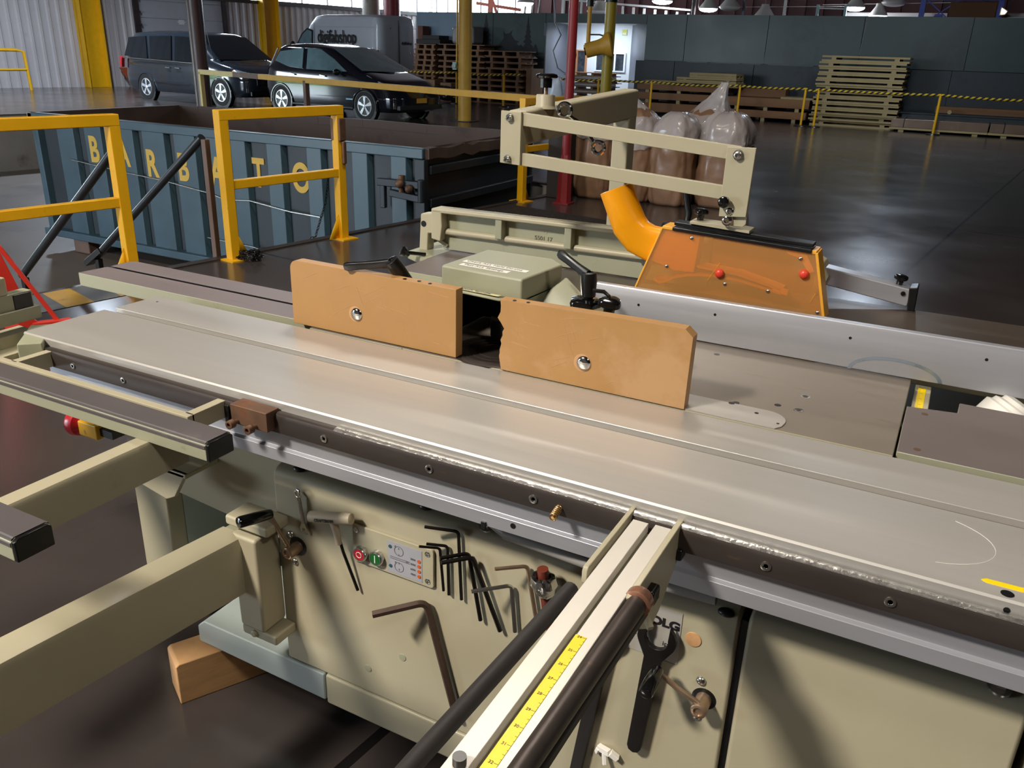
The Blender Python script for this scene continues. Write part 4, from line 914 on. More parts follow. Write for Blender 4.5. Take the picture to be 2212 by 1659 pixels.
m = MB(); m.box(-1.262, -1.222, 1.07, 1.12, .47, .54); m.box(-1.24, -1.215, 1.09, 1.14, .43, .46); build(m, 'arm_hinge', BEIGE2, sa, bevel=.003)
m = MB(); m.box(-1.245, -1.222, 1.085, 1.13, .40, .43); build(m, 'arm_pad', BLACK, sa, bevel=.002)

# short crosscut stop fence at the far left end of the sliding table
sfn = thing('stop_fence', 'beige stop fence with a block on top at the left frame edge', 'stop fence', (-1.95, 1.05, 0.88))
S1 = Vector((-1.86, 1.135, 0.945)); dY = Vector((0.03, -1, 0)).normalized()
m = MB(); m.beam(S1, S1+dY*.9, .030, .060); m.beam(S1+Vector((.004, .008, -.022)), S1+dY*.9+Vector((.004, 0, -.022)), .040, .030); build(m, 'fence_bar', BEIGE2, sfn, bevel=.002)
m = MB(); m.beam(S1+Vector((.0165, -.004, .006)), S1+Vector((.0165, -.048, .006)), .004, .042); build(m, 'end_cap', BLACK, sfn, bevel=.003)
m = MB(); m.beam(S1+Vector((-.004, -.055, .050)), S1+Vector((-.004, -.155, .050)), .040, .042); build(m, 'stop_block', BEIGE, sfn, bevel=.004)
m = MB(); m.beam(S1+Vector((0, -.02, -.075)), S1+dY*.9+Vector((0, 0, -.075)), .05, .035); m.beam(S1+Vector((.03, -.03, -.1)), S1+dY*.9+Vector((.03, 0, -.1)), .08, .03); build(m, 'carrier', BEIGE, sfn, bevel=.002)
m = MB(); m.beam((-1.82, 1.13, .872), (-1.72, 1.03, .872), .05, .05); build(m, 'clamp', BEIGE2, sfn, bevel=.003)

# ------------------------------------------------------------------ tools hung on the cabinet front
def lkey(name, label, end, bend, bot, r, mm, hexn=6, rad=None, group=None):
    end, bend, bot = map(Vector, (end, bend, bot)); rad = rad or r*2.4
    d1 = (bend-end).normalized(); d2 = (bot-bend).normalized()
    p0, p2 = bend-d1*rad, bend+d2*rad; pts = [end]
    for i in range(7):
        t = i/6; pts.append(p0*(1-t)**2+bend*2*t*(1-t)+p2*t*t)
    pts.append(bot); m = MB(); m.tube(pts, r, hexn)
    return build(m, name, mm, label=label, cat='hex key', group=group, angle=25)
Yc = 1.150
G = 'hex keys hung on the cabinet'
lkey('hex_key', 'long thin black hex key, hung highest, next to the control panel', (-0.752, 1.120, .692), (-0.692, 1.142, .689), (-0.684, 1.142, .540), .0034, BLACK_O, group=G)
lkey('hex_key', 'black hex key, rear one of the close pair just right of the control panel', (-0.752, 1.125, .652), (-0.716, 1.143, .649), (-0.713, 1.143, .540), .0032, BLACK_O, group=G)
lkey('hex_key', 'black hex key, front one of the close pair just right of the control panel', (-0.760, 1.112, .651), (-0.729, 1.136, .644), (-0.722, 1.138, .549), .0028, BLACK_O, group=G)
lkey('hex_key', 'black hex key, left of the two splayed keys with shared short ends', (-0.706, 1.10, .650), (-0.668, 1.140, .651), (-0.640, 1.140, .510), .0040, BLACK_O, group=G)
lkey('hex_key', 'black hex key, right and longest of the two splayed keys', (-0.700, 1.095, .645), (-0.656, 1.134, .650), (-0.597, 1.140, .502), .0046, BLACK_O, group=G)
lkey('hex_key', 'short bright steel hex key hung lower, below the foil-wrapped handle', (-0.632, 1.09, .610), (-0.577, 1.141, .612), (-0.566, 1.141, .512), .0040, STEEL, group=G)
lkey('hex_key', 'dull grey hex key hung just left of the foil-wrapped handle', (-0.590, 1.10, .667), (-0.546, 1.140, .665), (-0.524, 1.141, .556), .0038, STEEL_W, group=G)
lkey('hex_key', 'large thick rust-brown hex key hanging low in the middle of the cabinet', (-0.846, 1.075, .487), (-0.762, 1.138, .508), (-0.690, 1.138, .245), .0078, BROWN_STEEL, group=G)
# small combination wrench
m = MB(); t_, b_ = Vector((-1.077, 1.138, .660)), Vector((-1.070, 1.142, .582))
m.torus(t_, (0.25, 1, 0), .0085, .0028, 22, 8); d = (b_-t_).normalized()
m.tube([t_+d*.0085, t_+d*.018, b_-d*.016, b_-d*.008], [.0035, .0042, .0042, .0045], 8)
m.prism([(b_.x+x, b_.z+z) for x, z in ((-.009, -.012), (-.004, -.0145), (-.0035, -.004), (.0035, -.004), (.004, -.0145), (.009, -.012), (.0095, -.003), (.005, .008), (-.005, .008), (-.0095, -.003))], 'y', b_.y-.003, b_.y+.003)
build(m, 'combination_wrench', CHROME, label='small chrome combination wrench hanging upper left on the cabinet', cat='wrench', bevel=.0006)
# T-handle driver
th = thing('t_handle_driver', 'T-handle hex driver with a pale handle hanging above the red button', 'hex driver', (-0.96, 1.12, .47))
m = MB(); a, b = Vector((-1.030, 1.115, .632)), Vector((-0.925, 1.125, .652)); d = (b-a).normalized()
m.lathe(a, d, [(0, .006), (.004, .0115), (.03, .0125), ((b-a).length-.02, .0125), ((b-a).length-.004, .0115), ((b-a).length, .006)], 20); m.tube([(-0.972, 1.12, .640), (-0.969, 1.125, .610), (-0.967, 1.128, .580)], [.009, .0075, .0065], 14)
hh = build(m, 'handle', WOODHANDLE, th)
m = MB(); m.tube([(-0.967, 1.128, .60), (-0.962, 1.134, .56), (-0.935, 1.142, .470)], .0033, 6); build(m, 'shaft', BLACK_O, th, angle=25)
text('CRAFTSMAN', 'handle_print', BLACK_INK, th, a+d*.022+Vector((.001, -.0128, -.0045)), d, Vector((0, -.12, 1)), .0105, .0002, squash=.78, bold=.0003)
# foil wrapped handle
fw = thing('foil_wrapped_handle', 'red-brown round handle with a collar of crumpled silver foil, beside the crosscut fence', 'handle', (-0.50, 1.13, .5))
m = MB(); m.cyl((-0.503, 1.112, .690), (-0.492, 1.130, .560), .010, n=18); build(m, 'handle', REDROD, fw)
m = MB(); random.seed(11)
rr = []
c0, c1 = Vector((-0.502, 1.113, .676)), Vector((-0.498, 1.12, .636))
for k, (t, R0) in enumerate(((0, .014), (.05, .021), (.25, .023), (.45, .0245), (.6, .0225), (.8, .020), (1, .016), (1.02, .011))):
    c = c0+(c1-c0)*t; rr.append([c+Vector((math.cos(2*PI*j/26)*(R0+random.uniform(-.0015, .0015)), math.sin(2*PI*j/26)*(R0+random.uniform(-.0015, .0015)), random.uniform(-.0012, .0012))) for j in range(26)])
rr.insert(0, [c0+(p-c0)*.72+Vector((0, 0, -.012)) for p in rr[0]])
m.loft(rr); build(m, 'foil_collar', FOIL, fw, angle=15)
# big open-ended spanner
def big_spanner(label, head, bot, R, w, y):
    head, bot = Vector((head[0], y, head[1])), Vector((bot[0], y, bot[1])); d = (bot-head).normalized(); s = Vector((d.z, 0, -d.x))
    P = lambda u, v: (head.x+d.x*u+s.x*v, head.z+d.z*u+s.z*v)
    L = (bot-head).length; poly = []
    for a in range(40, -1, -8): pass
    jaw = R*.58
    out = [(R*math.cos(math.radians(t)), R*math.sin(math.radians(t))) for t in range(-140, 141, 14)]      # opening faces -u
    inn = [(jaw*math.cos(math.radians(t)), jaw*math.sin(math.radians(t))) for t in range(118, -119, -14)]
    body = []
    for u, v in out:
        body.append((u, v))
    up = [p for p in body if p[1] < 0]; dn = [p for p in body if p[1] >= 0]
    up = [p for p in up if not (p[0] > 0 and abs(p[1]) < w*.9)]; dn = [p for p in dn if not (p[0] > 0 and abs(p[1]) < w*.9)]
    hand = [(R*1.25, -w*.6), (L-w*.5, -w*.5), (L-w*.15, -w*.35), (L, 0), (L-w*.15, w*.35), (L-w*.5, w*.5), (R*1.25, w*.6)]
    pts = up+hand+dn+[(-R*.95, jaw*.95)]+[(u+.0, v) for u, v in inn if u > -jaw*.6]+[(-R*.95, -jaw*.95)]
    m = MB(); m.prism([P(u, v) for u, v in pts], 'y', y-.005, y+.005)
    return build(m, 'open_ended_spanner', BLACK_O, label=label, cat='spanner', bevel=.0015)
big_spanner('big black open-ended spanner hanging over the grey name plate', (-0.296, .610), (-0.316, .352), .034, .026, 1.136)
big_spanner('long dark spanner half hidden behind the crosscut fence, left of the name plate', (-0.385, .575), (-0.430, .200), .030, .022, 1.140)

# pine block under the machine's front left corner
m = MB(); m.prism([(0, 0), (.43, 0), (.43, .118), (.008, .118), (0, .112)], 'y', 0, .09)
wb = build(m, 'wood_block', [WOOD], label='pine block on the floor propping up the machine corner', cat='wood block', bevel=.003, loc=(0, 0, 0))
wb.rotation_euler = (0, 0, math.atan2(.171, .092)); wb.location = (-1.437, 1.061, 0)
# ------------------------------------------------------------------ roll-off container standing in the pit
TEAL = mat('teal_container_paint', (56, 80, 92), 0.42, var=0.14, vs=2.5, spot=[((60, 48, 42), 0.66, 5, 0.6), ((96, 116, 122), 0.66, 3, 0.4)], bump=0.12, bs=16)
TEAL_SHADED = mat('shaded_teal_container_paint', (22, 33, 40), 0.5, var=0.16, vs=2, spot=[((54, 44, 38), 0.62, 4, 0.5)], bump=0.12, bs=16)  # darker copy of the teal, with the shade between the ribs put into its colour
INSIDE = mat('rusty_container_inside', (80, 64, 56), 0.65, var=0.16, vs=1.6, spot=[((54, 40, 36), 0.55, 1.8, 0.6), ((150, 126, 100), 0.68, 7, 0.6)], bump=0.25, bs=14)
LETTER = mat('yellow_stencil_paint', (206, 168, 62), 0.55, var=0.1, vs=7, spot=[((70, 80, 70), 0.70, 12, 0.7)])
ct = thing('container', 'open teal roll-off waste container with yellow letters, sunk in the pit behind the rails', 'container', (-7.55, 8.1, -1.12))
XL, XR, YF, YB, ZB, ZR = -10.55, -4.60, 6.93, 9.27, -0.90, 0.626
m = MB()
m.box(XL, XR, YF+.02, YF+.05, ZB, ZR-.06); m.box(XL, XR, YB-.05, YB-.02, ZB, ZR-.06); m.box(XL+.02, XL+.05, YF, YB, ZB, ZR-.06); m.box(XR-.05, XR-.02, YF, YB, ZB, ZR-.06); m.box(XL, XR, YF, YB, ZB, ZB+.05)
o = build(m, 'shell', [TEAL_SHADED, INSIDE], ct)
m = MB(); m.box(XL+.06, XR-.06, YF+.06, YF+.065, ZB+.05, ZR); m.box(XL+.06, XR-.06, YB-.065, YB-.06, ZB+.05, ZR-.01); m.box(XL+.06, XL+.065, YF+.06, YB-.06, ZB+.05, ZR); m.box(XR-.065, XR-.06, YF+.06, YB-.06, ZB+.05, ZR); m.box(XL+.06, XR-.06, YF+.06, YB-.06, ZB+.05, ZB+.06)
build(m, 'lining', INSIDE, ct)
m = MB(); m.box(XL-.04, XR+.0, YF-.05, YF+.055, ZR-.10, ZR); build(m, 'front_rim', TEAL, ct, bevel=.012)
m = MB(); random.seed(21)
pts = [(XL-.04+(XR-XL+.06)*i/24, YB-.02+random.uniform(-.008, .008), ZR-.05+random.uniform(-.006, .006)) for i in range(25)]
for a, b in zip(pts, pts[1:]): m.beam(a, b, .10, .10)
build(m, 'rear_rim', INSIDE, ct)
m = MB()
pts = [(XR-.01+random.uniform(-.008, .008), YF+(YB-YF)*i/14, ZR-.05+(.0 if i in (0, 14) else random.uniform(-.03, .008))) for i in range(15)]
for a, b in zip(pts, pts[1:]): m.beam(a, b, .09, .10)
build(m, 'end_rim', INSIDE, ct)
m = MB(); m.box(XL-.05, XL+.05, YF-.05, YB+.04, ZR-.10, ZR); build(m, 'end_rim', PITC, ct, bevel=.01)
for xa, xb in ((-10.06, -9.75), (-9.54, -9.24), (-9.03, -8.68), (-8.52, -8.16), (-8.0, -7.67), (-7.50, -7.22), (-7.12, -6.91), (-6.60, -6.40), (-6.05, -5.86), (-5.46, -5.27), (-4.98, -4.80)):
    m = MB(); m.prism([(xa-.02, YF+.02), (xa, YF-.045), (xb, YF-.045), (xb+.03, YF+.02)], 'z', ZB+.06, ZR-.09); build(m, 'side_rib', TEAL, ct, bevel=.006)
m = MB(); m.prism([(XL-.02, YF+.03), (XL+.02, YF-.05), (XL+.12, YF-.05), (XL+.14, YF+.03)], 'z', ZB, ZR-.10); build(m, 'corner_post', TEAL, ct, bevel=.008)
m = MB(); m.box(XR-.10, XR+.0, YF-.05, YF+.05, ZB, ZR-.1); m.box(XR-.02, XR+.02, YF-.05, YF+.02, ZB, ZR-.1); build(m, 'corner_post', TEAL_SHADED, ct, bevel=.01)
m = MB(); m.box(XL-.02, XR, YF-.10, YF+.05, ZB-.02, ZB+.075); build(m, 'bottom_rail', TEAL, ct, bevel=.012)
m = MB()
for y in (YF+.5, YB-.5): m.box(XL+.1, XR-.1, y-.08, y+.08, -1.10, ZB)
build(m, 'skid', BLACK_O, ct)
m = MB()
for y in (YF-.02, YB-.15): m.box(XL+.42, XL+.72, y, y+.16, -1.115, ZB-.02)
build(m, 'roller_block', RUSTPAINT, ct, bevel=.02)
for ch, x, yy, z in (('B', -9.485, YF-.0455, .115), ('A', -8.985, YF-.0455, .112), ('R', -8.495, YF-.0455, .03), ('B', -7.975, YF-.0455, .03), ('A', -7.46, YF-.0455, .03), ('T', -6.875, YF+.014, .06), ('O', -6.315, YF+.014, .06)):
    text(ch, 'stencil_letter', LETTER, ct, (x, yy, z), (1, 0, 0), (0, 0, 1), .42, .004, squash=.72 if ch != 'T' else .66, bold=.014)
for pts in (((-9.85, .10), (-8.9, .03), (-8.2, -.01), (-7.5, -.08), (-7.25, -.13), (-6.9, -.10), (-6.3, -.16), (-5.9, -.17)), ((-7.6, -.60), (-6.9, -.62), (-6.3, -.70), (-5.95, -.76))):
    m = MB(); m.tube([(x, YF-.056, z) for x, z in pts], .009, 6); build(m, 'wire_rope', STEEL, ct)
# dark end door with ribs and the latch on the near corner
for z in (.42, .1, -.22, -.54):
    m = MB(); m.box(XR-.01, XR+.035, YF+.05, YB-.05, z-.05, z+.04); build(m, 'end_rib', TEAL_SHADED, ct, bevel=.012)
m = MB(); m.beam((-5.12, YF-.075, .275), (-4.62, YF-.075, .285), .05, .075); m.beam((-5.06, YF-.07, .25), (-5.06, YF-.07, .02), .05, .06); m.beam((-4.98, YF-.07, .18), (-4.62, YF-.07, .15), .05, .07); m.cyl((-4.60, YF-.08, .12), (-4.60, YF-.08, .34), .035)
lt = build(m, 'latch', TEAL_SHADED, ct, bevel=.01)
m = MB(); m.sphere((-4.83, YF-.115, .285), .045); m.sphere((-4.72, YF-.115, .245), .04); m.cyl((-4.84, YF-.07, .20), (-4.84, YF-.07, .36), .028); build(m, 'latch_pin', RUSTY, lt)

# ------------------------------------------------------------------ yellow guard rails round the pit
def frame_rail(label, p0, p1, ztop, zmid, beyond=False, gusset=True):
    p0, p1 = Vector(p0+(0,)), Vector(p1+(0,)); d = (p1-p0).normalized()
    r = thing('guard_rail', label, 'guard rail', (p0+p1)/2)
    for p, sgn in ((p0, 1), (p1, -1)):
        m = MB(); m.beam(p, p+Vector((0, 0, ztop)), .075, .075, up=d); build(m, 'post', YELLOW, r, bevel=.006)
        m = MB(); m.beam(p+Vector((0, 0, .006)), p+Vector((0, 0, .0)), .2, .16, up=d); 
        m.add([p+d*.03*sgn+Vector((0, 0, .01)), p+d*.14*sgn+Vector((0, 0, .01)), p+d*.03*sgn+Vector((0, 0, .22))], [(0, 1, 2)])
        build(m, 'post_foot', YELLOW, r, solid=.012)
    m = MB(); m.beam(p0+Vector((0, 0, ztop-.035))-d*.037, p1+Vector((0, 0, ztop-.035))+d*.037, .078, .074); build(m, 'top_rail', YELLOW, r, bevel=.006)
    m = MB(); m.beam(p0+Vector((0, 0, zmid)), p1+Vector((0, 0, zmid)), .06, .065); build(m, 'mid_rail', YELLOW, r, bevel=.006)
    return r
frame_rail('yellow guard rail frame in front of the container, the complete one in the middle', (-4.715, 4.49), (-4.535, 5.555), 1.075, 0.55)
frame_rail('yellow guard rail frame cut off by the left edge of the photo', (-4.885, 3.73), (-5.25, 1.6), 1.07, 0.515)
r3 = frame_rail('yellow guard rail behind the overarm, at the container\'s far right corner', (-4.19, 8.19), (-4.02, 9.25), 1.07, 0.55)
# rusty bracket on the middle rail
m = MB(); m.box(-4.585, -4.485, 5.52, 5.60, .80, .98); m.box(-4.50, -4.47, 5.54, 5.58, .62, .8); build(m, 'rail_bracket', RUSTY, bpy.data.objects['guard_rail'], bevel=.01)
# long single rail along the far edge of the pit
fr = thing('long_rail', 'long single yellow rail along the far pit edge in front of the cars', 'guard rail', (-8.5, 10.55, 0))
A_, B_ = Vector((-12.72, 11.72, 1.0)), Vector((-4.10, 9.50, 0.985)); D_ = (B_-A_).normalized()
def seg(t0, t1, mm, nm): m = MB(); m.beam(A_+(B_-A_)*t0, A_+(B_-A_)*t1, .075, .085); build(m, nm, mm, fr, bevel=.006)
seg(0, .135, YELLOW_P, 'rail_length'); seg(.135, .225, RUSTPAINT, 'rail_length'); seg(.225, 1, YELLOW_D, 'rail_length')
for t, mm in ((.004, YELLOW_P), (.375, RUSTPAINT)):
    p = A_+(B_-A_)*t; m = MB(); m.beam(Vector((p.x, p.y, 0)), p, .075, .075, up=D_); m.beam(Vector((p.x, p.y, 0)), Vector((p.x, p.y, .012)), .22, .22, up=D_); build(m, 'rail_post', mm, fr, bevel=.004)
# handrails of the steps down into the pit
for i, (top, bot, lb) in enumerate((((-4.98, 3.80, .84), (-6.33, 3.84, -.225), 'dark sloping stair handrail left of the left yellow post'), ((-4.93, 4.50, .87), (-6.33, 4.50, -.205), 'dark sloping stair handrail between the two yellow guard rails'))):
    h = thing('stair_handrail', lb, 'handrail', (-5.6, top[1], -1.12))
    m = MB(); m.tube([top, bot], .030, 14); build(m, 'tube', mat('blue_black_tube_paint', (34, 38, 44), .3, var=.2, vs=5, spot=[((120, 124, 126), .70, 6, .6)]) if i == 0 else bpy.data.materials['blue_black_tube_paint'], h)
    for p in (top, bot):
        m = MB(); m.beam((p[0]+.03, p[1]+.0, -1.12 if p is bot else -.4), (p[0]+.03, p[1], p[2]-.01), .045, .045); build(m, 'handrail_post', RUSTPAINT if p is top else BLACK_O, h, bevel=.004)
    if i == 0: m = MB(); m.beam((-6.15, 3.84, -.10), (-6.75, 3.62, -.17), .07, .06); m.cyl((-6.33, 3.80, -.24), (-6.33, 3.74, -.24), .05)
    else: m = MB(); m.beam(Vector(bot)+Vector((.10, 0, .075)), Vector(bot)+Vector((-.10, -.01, -.06)), .08, .05); build(m, 'rail_end', BLACK_O, h, bevel=.004)
# safety chain hanging from the middle rail, and its heap on the platform
def chain(path, r=.011, wr=.0035):
    m = MB(); L = 0; pts = [Vector(p) for p in path]; total = sum((b-a).length for a, b in zip(pts, pts[1:])); n = int(total/(r*2.5)); k = 0
    for i in range(n):
        s = (i+.5)*total/n; acc = 0
        for a, b in zip(pts, pts[1:]):
            if acc+(b-a).length >= s: break
            acc += (b-a).length
        d = (b-a).normalized(); c = a+d*(s-acc); ref = Vector((0, 0, 1)) if abs(d.z) < .9 else Vector((1, 0, 0)); u = d.cross(ref).normalized()
        if k % 2: u = d.cross(u).normalized()
        m.tube([c+d*r*1.5*math.cos(2*PI*j/10)+u*r*.8*math.sin(2*PI*j/10) for j in range(10)], wr, 5, closed=True); k += 1
    return m
build(chain([(-4.60, 5.50, .56), (-4.63, 5.47, .30), (-4.70, 5.40, .02), (-4.72, 5.36, .008)]), 'chain', BLACK_O, label='steel safety chain hanging down beside the right post of the middle guard rail', cat='chain')
random.seed(9); pts = [(-4.66, 4.50, .02)]
for i in range(26): pts.append((-4.60+.09*math.cos(i*1.3)+random.uniform(-.02, .02), 4.55+.075*math.sin(i*1.3)+random.uniform(-.02, .02), .010+.0022*i))
build(chain(pts), 'chain', BLACK_O, label='small heap of steel chain lying at the foot of the middle guard rail\'s left post', cat='chain')

# ------------------------------------------------------------------ posts and poles
def pole(name, label, x, y, r, z, m_, base=None, cat='pole'):
    t = thing(name, label, cat, (x, y, 0)); m = MB(); m.cyl((x, y, 0), (x, y, z), r, n=24); build(m, 'shaft', m_, t)
    if base:
        m = MB(); m.box(x-base, x+base, y-base, y+base, 0, .02); build(m, 'base_plate', m_, t, bevel=.003)
    return t
pole('round_column', 'thick dark brown round column in front of the dark minivan', -13.15, 12.15, .145, 6.5, BROWNPOLE, .26, 'column')
yp = pole('round_column', 'yellow round column with a small grey switch box, right of the black car', -10.29, 17.12, .150, 6.5, YELLOW_D, None, 'column')
m = MB(); m.box(-10.52, -10.42, 16.96, 17.02, 1.10, 1.26); m.lathe((-10.47, 16.96, 1.18), (0, -1, 0), [(0, .05), (.03, .05), (.035, .03)], 16); build(m, 'switch_box', mat('pale_green_grey_box', (150, 176, 166), .4), yp)
m = MB(); m.tube([(-10.42, 16.98, 1.26), (-10.40, 16.96, 2.0), (-10.40, 16.96, 5.0)], .02, 8); build(m, 'conduit', YELLOW_D, yp)
m = MB(); m.box(-10.55, -10.03, 16.9, 17.34, 0, .015); build(m, 'base_plate', BLACK_O, yp)
rp_ = pole('thin_pole', 'thin dark red pole rising left of the tan sacks', -3.752, 8.345, .048, 6.5, REDPOLE, .09)
m = MB(); m.lathe((-3.752, 8.345, 0), (0, 0, 1), [(0, .085), (.30, .075), (.50, .055), (.52, .048)], 8); build(m, 'base_sleeve', REDPOLE, rp_)
# yellow column carrying a motor housing, with its conduit beside it
mp_ = pole('round_column', 'olive yellow column with a horn-shaped motor housing, before the white room', -5.22, 13.0, .085, 6.5, mat('olive_yellow_paint', (158, 140, 40), .42, var=.1), .16, 'column')
c = Vector((-5.22, 12.86, 1.645)); dM = Vector((-.88, -.34, -.26)).normalized()
m = MB(); m.lathe(c-dM*.10, dM, [(0, .17), (.02, .185), (.10, .16), (.13, .125), (.20, .112), (.40, .108), (.405, .095)], 28); mh = build(m, 'motor_housing', YELLOW_D, mp_)
m = MB(); e = c+dM*.31; m.lathe(e, dM, [(0, .05), (.012, .05)], 14)
for a in range(4): m.beam(e+dM*.008, e+dM*.008+Vector((.02, -.02*(-1)**a, (.06 if a < 2 else -.06))), .02, .02)
build(m, 'motor_end', BLACK_O, mh)
m = MB(); m.tube([(-5.56, 12.98, 6.4), (-5.56, 12.98, 1.62)], .034, 10); m.box(-5.62, -5.50, 12.95, 13.01, 1.58, 1.65); build(m, 'conduit', YELLOW_D, mp_)
m = MB(); m.tube([(-5.52, 12.98, 1.80), (-5.35, 12.93, 1.80), (-5.26, 12.90, 1.78)], .012, 8); m.cyl((-5.56, 12.98, 2.2), (-5.56, 12.98, 6.4), .055); m.cyl((-5.22, 13, 2.26), (-5.22, 13, 6.4), .1); build(m, 'cable', BLACK, mp_)
m = MB(); m.tube([(-5.99, 12.6, 6.4), (-6.00, 12.6, 2.3), (-5.97, 12.6, 1.95), (-5.86, 12.6, 1.78), (-5.98, 12.6, 1.55), (-5.89, 12.6, 1.30), (-5.76, 12.6, 1.22), (-5.62, 12.6, 1.30), (-5.59, 12.6, 1.5), (-5.66, 12.6, 1.80), (-5.69, 12.6, 6.4)], .012, 8)
build(m, 'hanging_cable', BLACK, label='black cable hanging in a loop in front of the white room', cat='cable')
# stubs of colour at the left wall
cr_ = thing('corner_rail', 'small yellow pipe guard rail standing against the white ribbed wall at far left', 'guard rail', (-25.6, 16.0, 0))
m = MB(); m.tube([(-25.35, 13.0, 1.12), (-25.3, 16.45, 1.12), (-25.22, 16.62, 1.08), (-25.2, 16.66, 0)], .045, 10); build(m, 'rail_tube', YELLOW, cr_)
m = MB(); m.tube([(-25.33, 13.0, .58), (-25.2, 16.62, .58)], .035, 10); build(m, 'mid_tube', YELLOW, cr_)
m = MB(); m.tube([(-25.35, 13.0, 0), (-25.35, 13.0, 1.12)], .045, 10); build(m, 'rail_post', YELLOW, cr_)
m = MB(); m.loft([[(-25.52+a*r_, 20.55+b*r_, z) for a, b in ((-1, -1), (1, -1), (1, 1), (-1, 1))] for z, r_ in ((.30, .14), (.62, .26))]); build(m, 'bin', mat('orange_brown_plastic', (168, 84, 52), .5), label='orange-brown tapered bin hung on the wall behind the minivan', cat='bin')
m = MB(); wallbox(m, 20.85, 20.98, 1.40, 1.55, 0.05, 0.09); build(m, 'switch', BLACK, label='small black switch on the wall left of the roller door', cat='switch')

# ------------------------------------------------------------------ red roller stand at the left edge
rs = thing('roller_stand', 'red tripod roller stand at the left frame edge, standing on the striped platform edge', 'stand', (-4.45, 2.66, 0))
T = Vector((-4.62, 2.46, .98))
m = MB(); m.loft([[(-4.50, 2.58, .0), (-4.38, 2.60, .0), (-4.38, 2.70, .0), (-4.50, 2.70, .0)], [(T.x-.03, T.y-.03, T.z), (T.x+.05, T.y-.03, T.z), (T.x+.05, T.y+.05, T.z), (T.x-.03, T.y+.05, T.z)]]); build(m, 'leg', RED, rs, bevel=.004)
for p in ((-4.335, 2.80, 0), (-4.72, 2.72, 0)):
    m = MB(); m.beam(p, T+Vector((0.02, 0, -.10)), .022, .022); build(m, 'leg', RED, rs, bevel=.002)
m = MB(); m.beam((-4.46, 2.60, .02), (-4.30, 2.84, .02), .05, .035); m.beam((-4.46, 2.60, .14), (-4.39, 2.72, .0), .03, .03); build(m, 'foot', RED, rs, bevel=.003)
# ------------------------------------------------------------------ sacks of sawdust
DUST = mat('sawdust_in_clear_film', (138, 106, 82), 0.42, var=0.12, vs=6, spot=[((112, 80, 62), 0.58, 4, 0.5), ((186, 152, 130), 0.66, 9, 0.35)], coat=0.12, bump=0.8, bs=16)
FILM = mat('clear_plastic_film', (224, 220, 222), 0.2, var=0.05, bump=0.9, bs=26, coat=0.3)
def see_through(m, k):
    """let part of the light pass straight through a thin film or sheet"""
    n = m.node_tree.nodes; l = m.node_tree.links; out = n['Material Output']; b = n['Principled BSDF']
    mx = n.new('ShaderNodeMixShader'); t = n.new('ShaderNodeBsdfTransparent'); mx.inputs[0].default_value = 1-k
    l.new(t.outputs[0], mx.inputs[1]); l.new(b.outputs[0], mx.inputs[2]); l.new(mx.outputs[0], out.inputs[0])
see_through(FILM, .55)
BLUEFILM = mat('pale_blue_film', (176, 192, 212), 0.3, var=0.08, bump=0.8, bs=14); see_through(BLUEFILM, .3)
def sack(label, x, y, w, d, h, film=.35, seed=1, lean=(0, 0), tail=None):
    t = thing('sack', label, 'sack', (x, y, 0), group='clear sacks of sawdust'); nx, nz = 56, 34; so = Vector((seed*7.3, seed*3.1, seed*1.7))
    def pt(u, v, grow=0.0, wr=0.0):
        a = 2*PI*u; e = 2/2.9; c, s_ = math.cos(a), math.sin(a)
        cx_, sx_ = math.copysign(abs(c)**e, c), math.copysign(abs(s_)**e, s_)
        r = .84+.16*min(1, v/.16)**.6 if v < .16 else 1.0-.06*max(0, (v-.35)/.65)
        if v > .78: r *= math.sqrt(max(.02, 1-((v-.78)/.235)**2))*.96+.04
        q = Vector((2.1*c, 2.1*s_, 2.6*v))+so
        r *= 1+.11*mn.noise(q)+.07*mn.noise(q*2.3)+.03*mn.noise(q*6)
        if wr: r *= 1+wr*(abs(mn.noise(Vector((3*c, 3*s_, 4.5*v))*1.7+so))-.15)+.05*mn.noise(q*5+Vector((9, 3, 1)))
        return Vector((x+cx_*(w/2*r+grow)+lean[0]*v*v, y+sx_*(d/2*r+grow)+lean[1]*v*v, v*h+.004+(.03*h*mn.noise(q*1.3) if v > .5 else 0)))
    m = MB(); m.loft([[pt(j/nx, i/nz) for j in range(nx)] for i in range(nz+1)]); build(m, 'body', DUST, t, angle=80)
    v0 = 1-film; rings = [[pt(j/nx, min(1, v0+(1-v0)*i/14+.05*mn.noise(Vector((math.cos(2*PI*j/nx)*2, math.sin(2*PI*j/nx)*2, 5))+so)*(1-i/14)), .012, .10) for j in range(nx)] for i in range(15)]
    rings = [[p+Vector((0, 0, .012)) for p in r] for r in rings]
    if tail:
        e = Vector(tail); top = rings[-1]; c0 = Vector((sum(p.x for p in top)/nx, sum(p.y for p in top)/nx, h*.985)); rings = rings[:12]; R0 = rings[-1]
        for i in range(1, 15):
            k = i/14; c = c0+(e-c0)*k; sh = (1-k)**1.6*.8+.16
            ring_ = []
            for j in range(nx):
                b = R0[j]; o_ = Vector((b.x-c0.x, b.y-c0.y, 0))*sh
                wv = 1+.16*mn.noise(Vector((math.cos(2*PI*j/nx)*2.4, math.sin(2*PI*j/nx)*2.4, k*3))+so)
                ring_.append(c+Vector((o_.x*wv, o_.y*wv*.8, (b.z-c0.z)*(1-k)+.02*mn.noise(Vector((j*.4, k*4, seed))))))
            rings.append(ring_)
    m = MB(); m.loft(rings); build(m, 'film', FILM, t, angle=80)
    return t
from mathutils import noise as mn
sack('tan sack of sawdust right of the red pole, behind the ring spanner', -3.68, 9.02, .47, .46, .93, seed=1, film=.30)
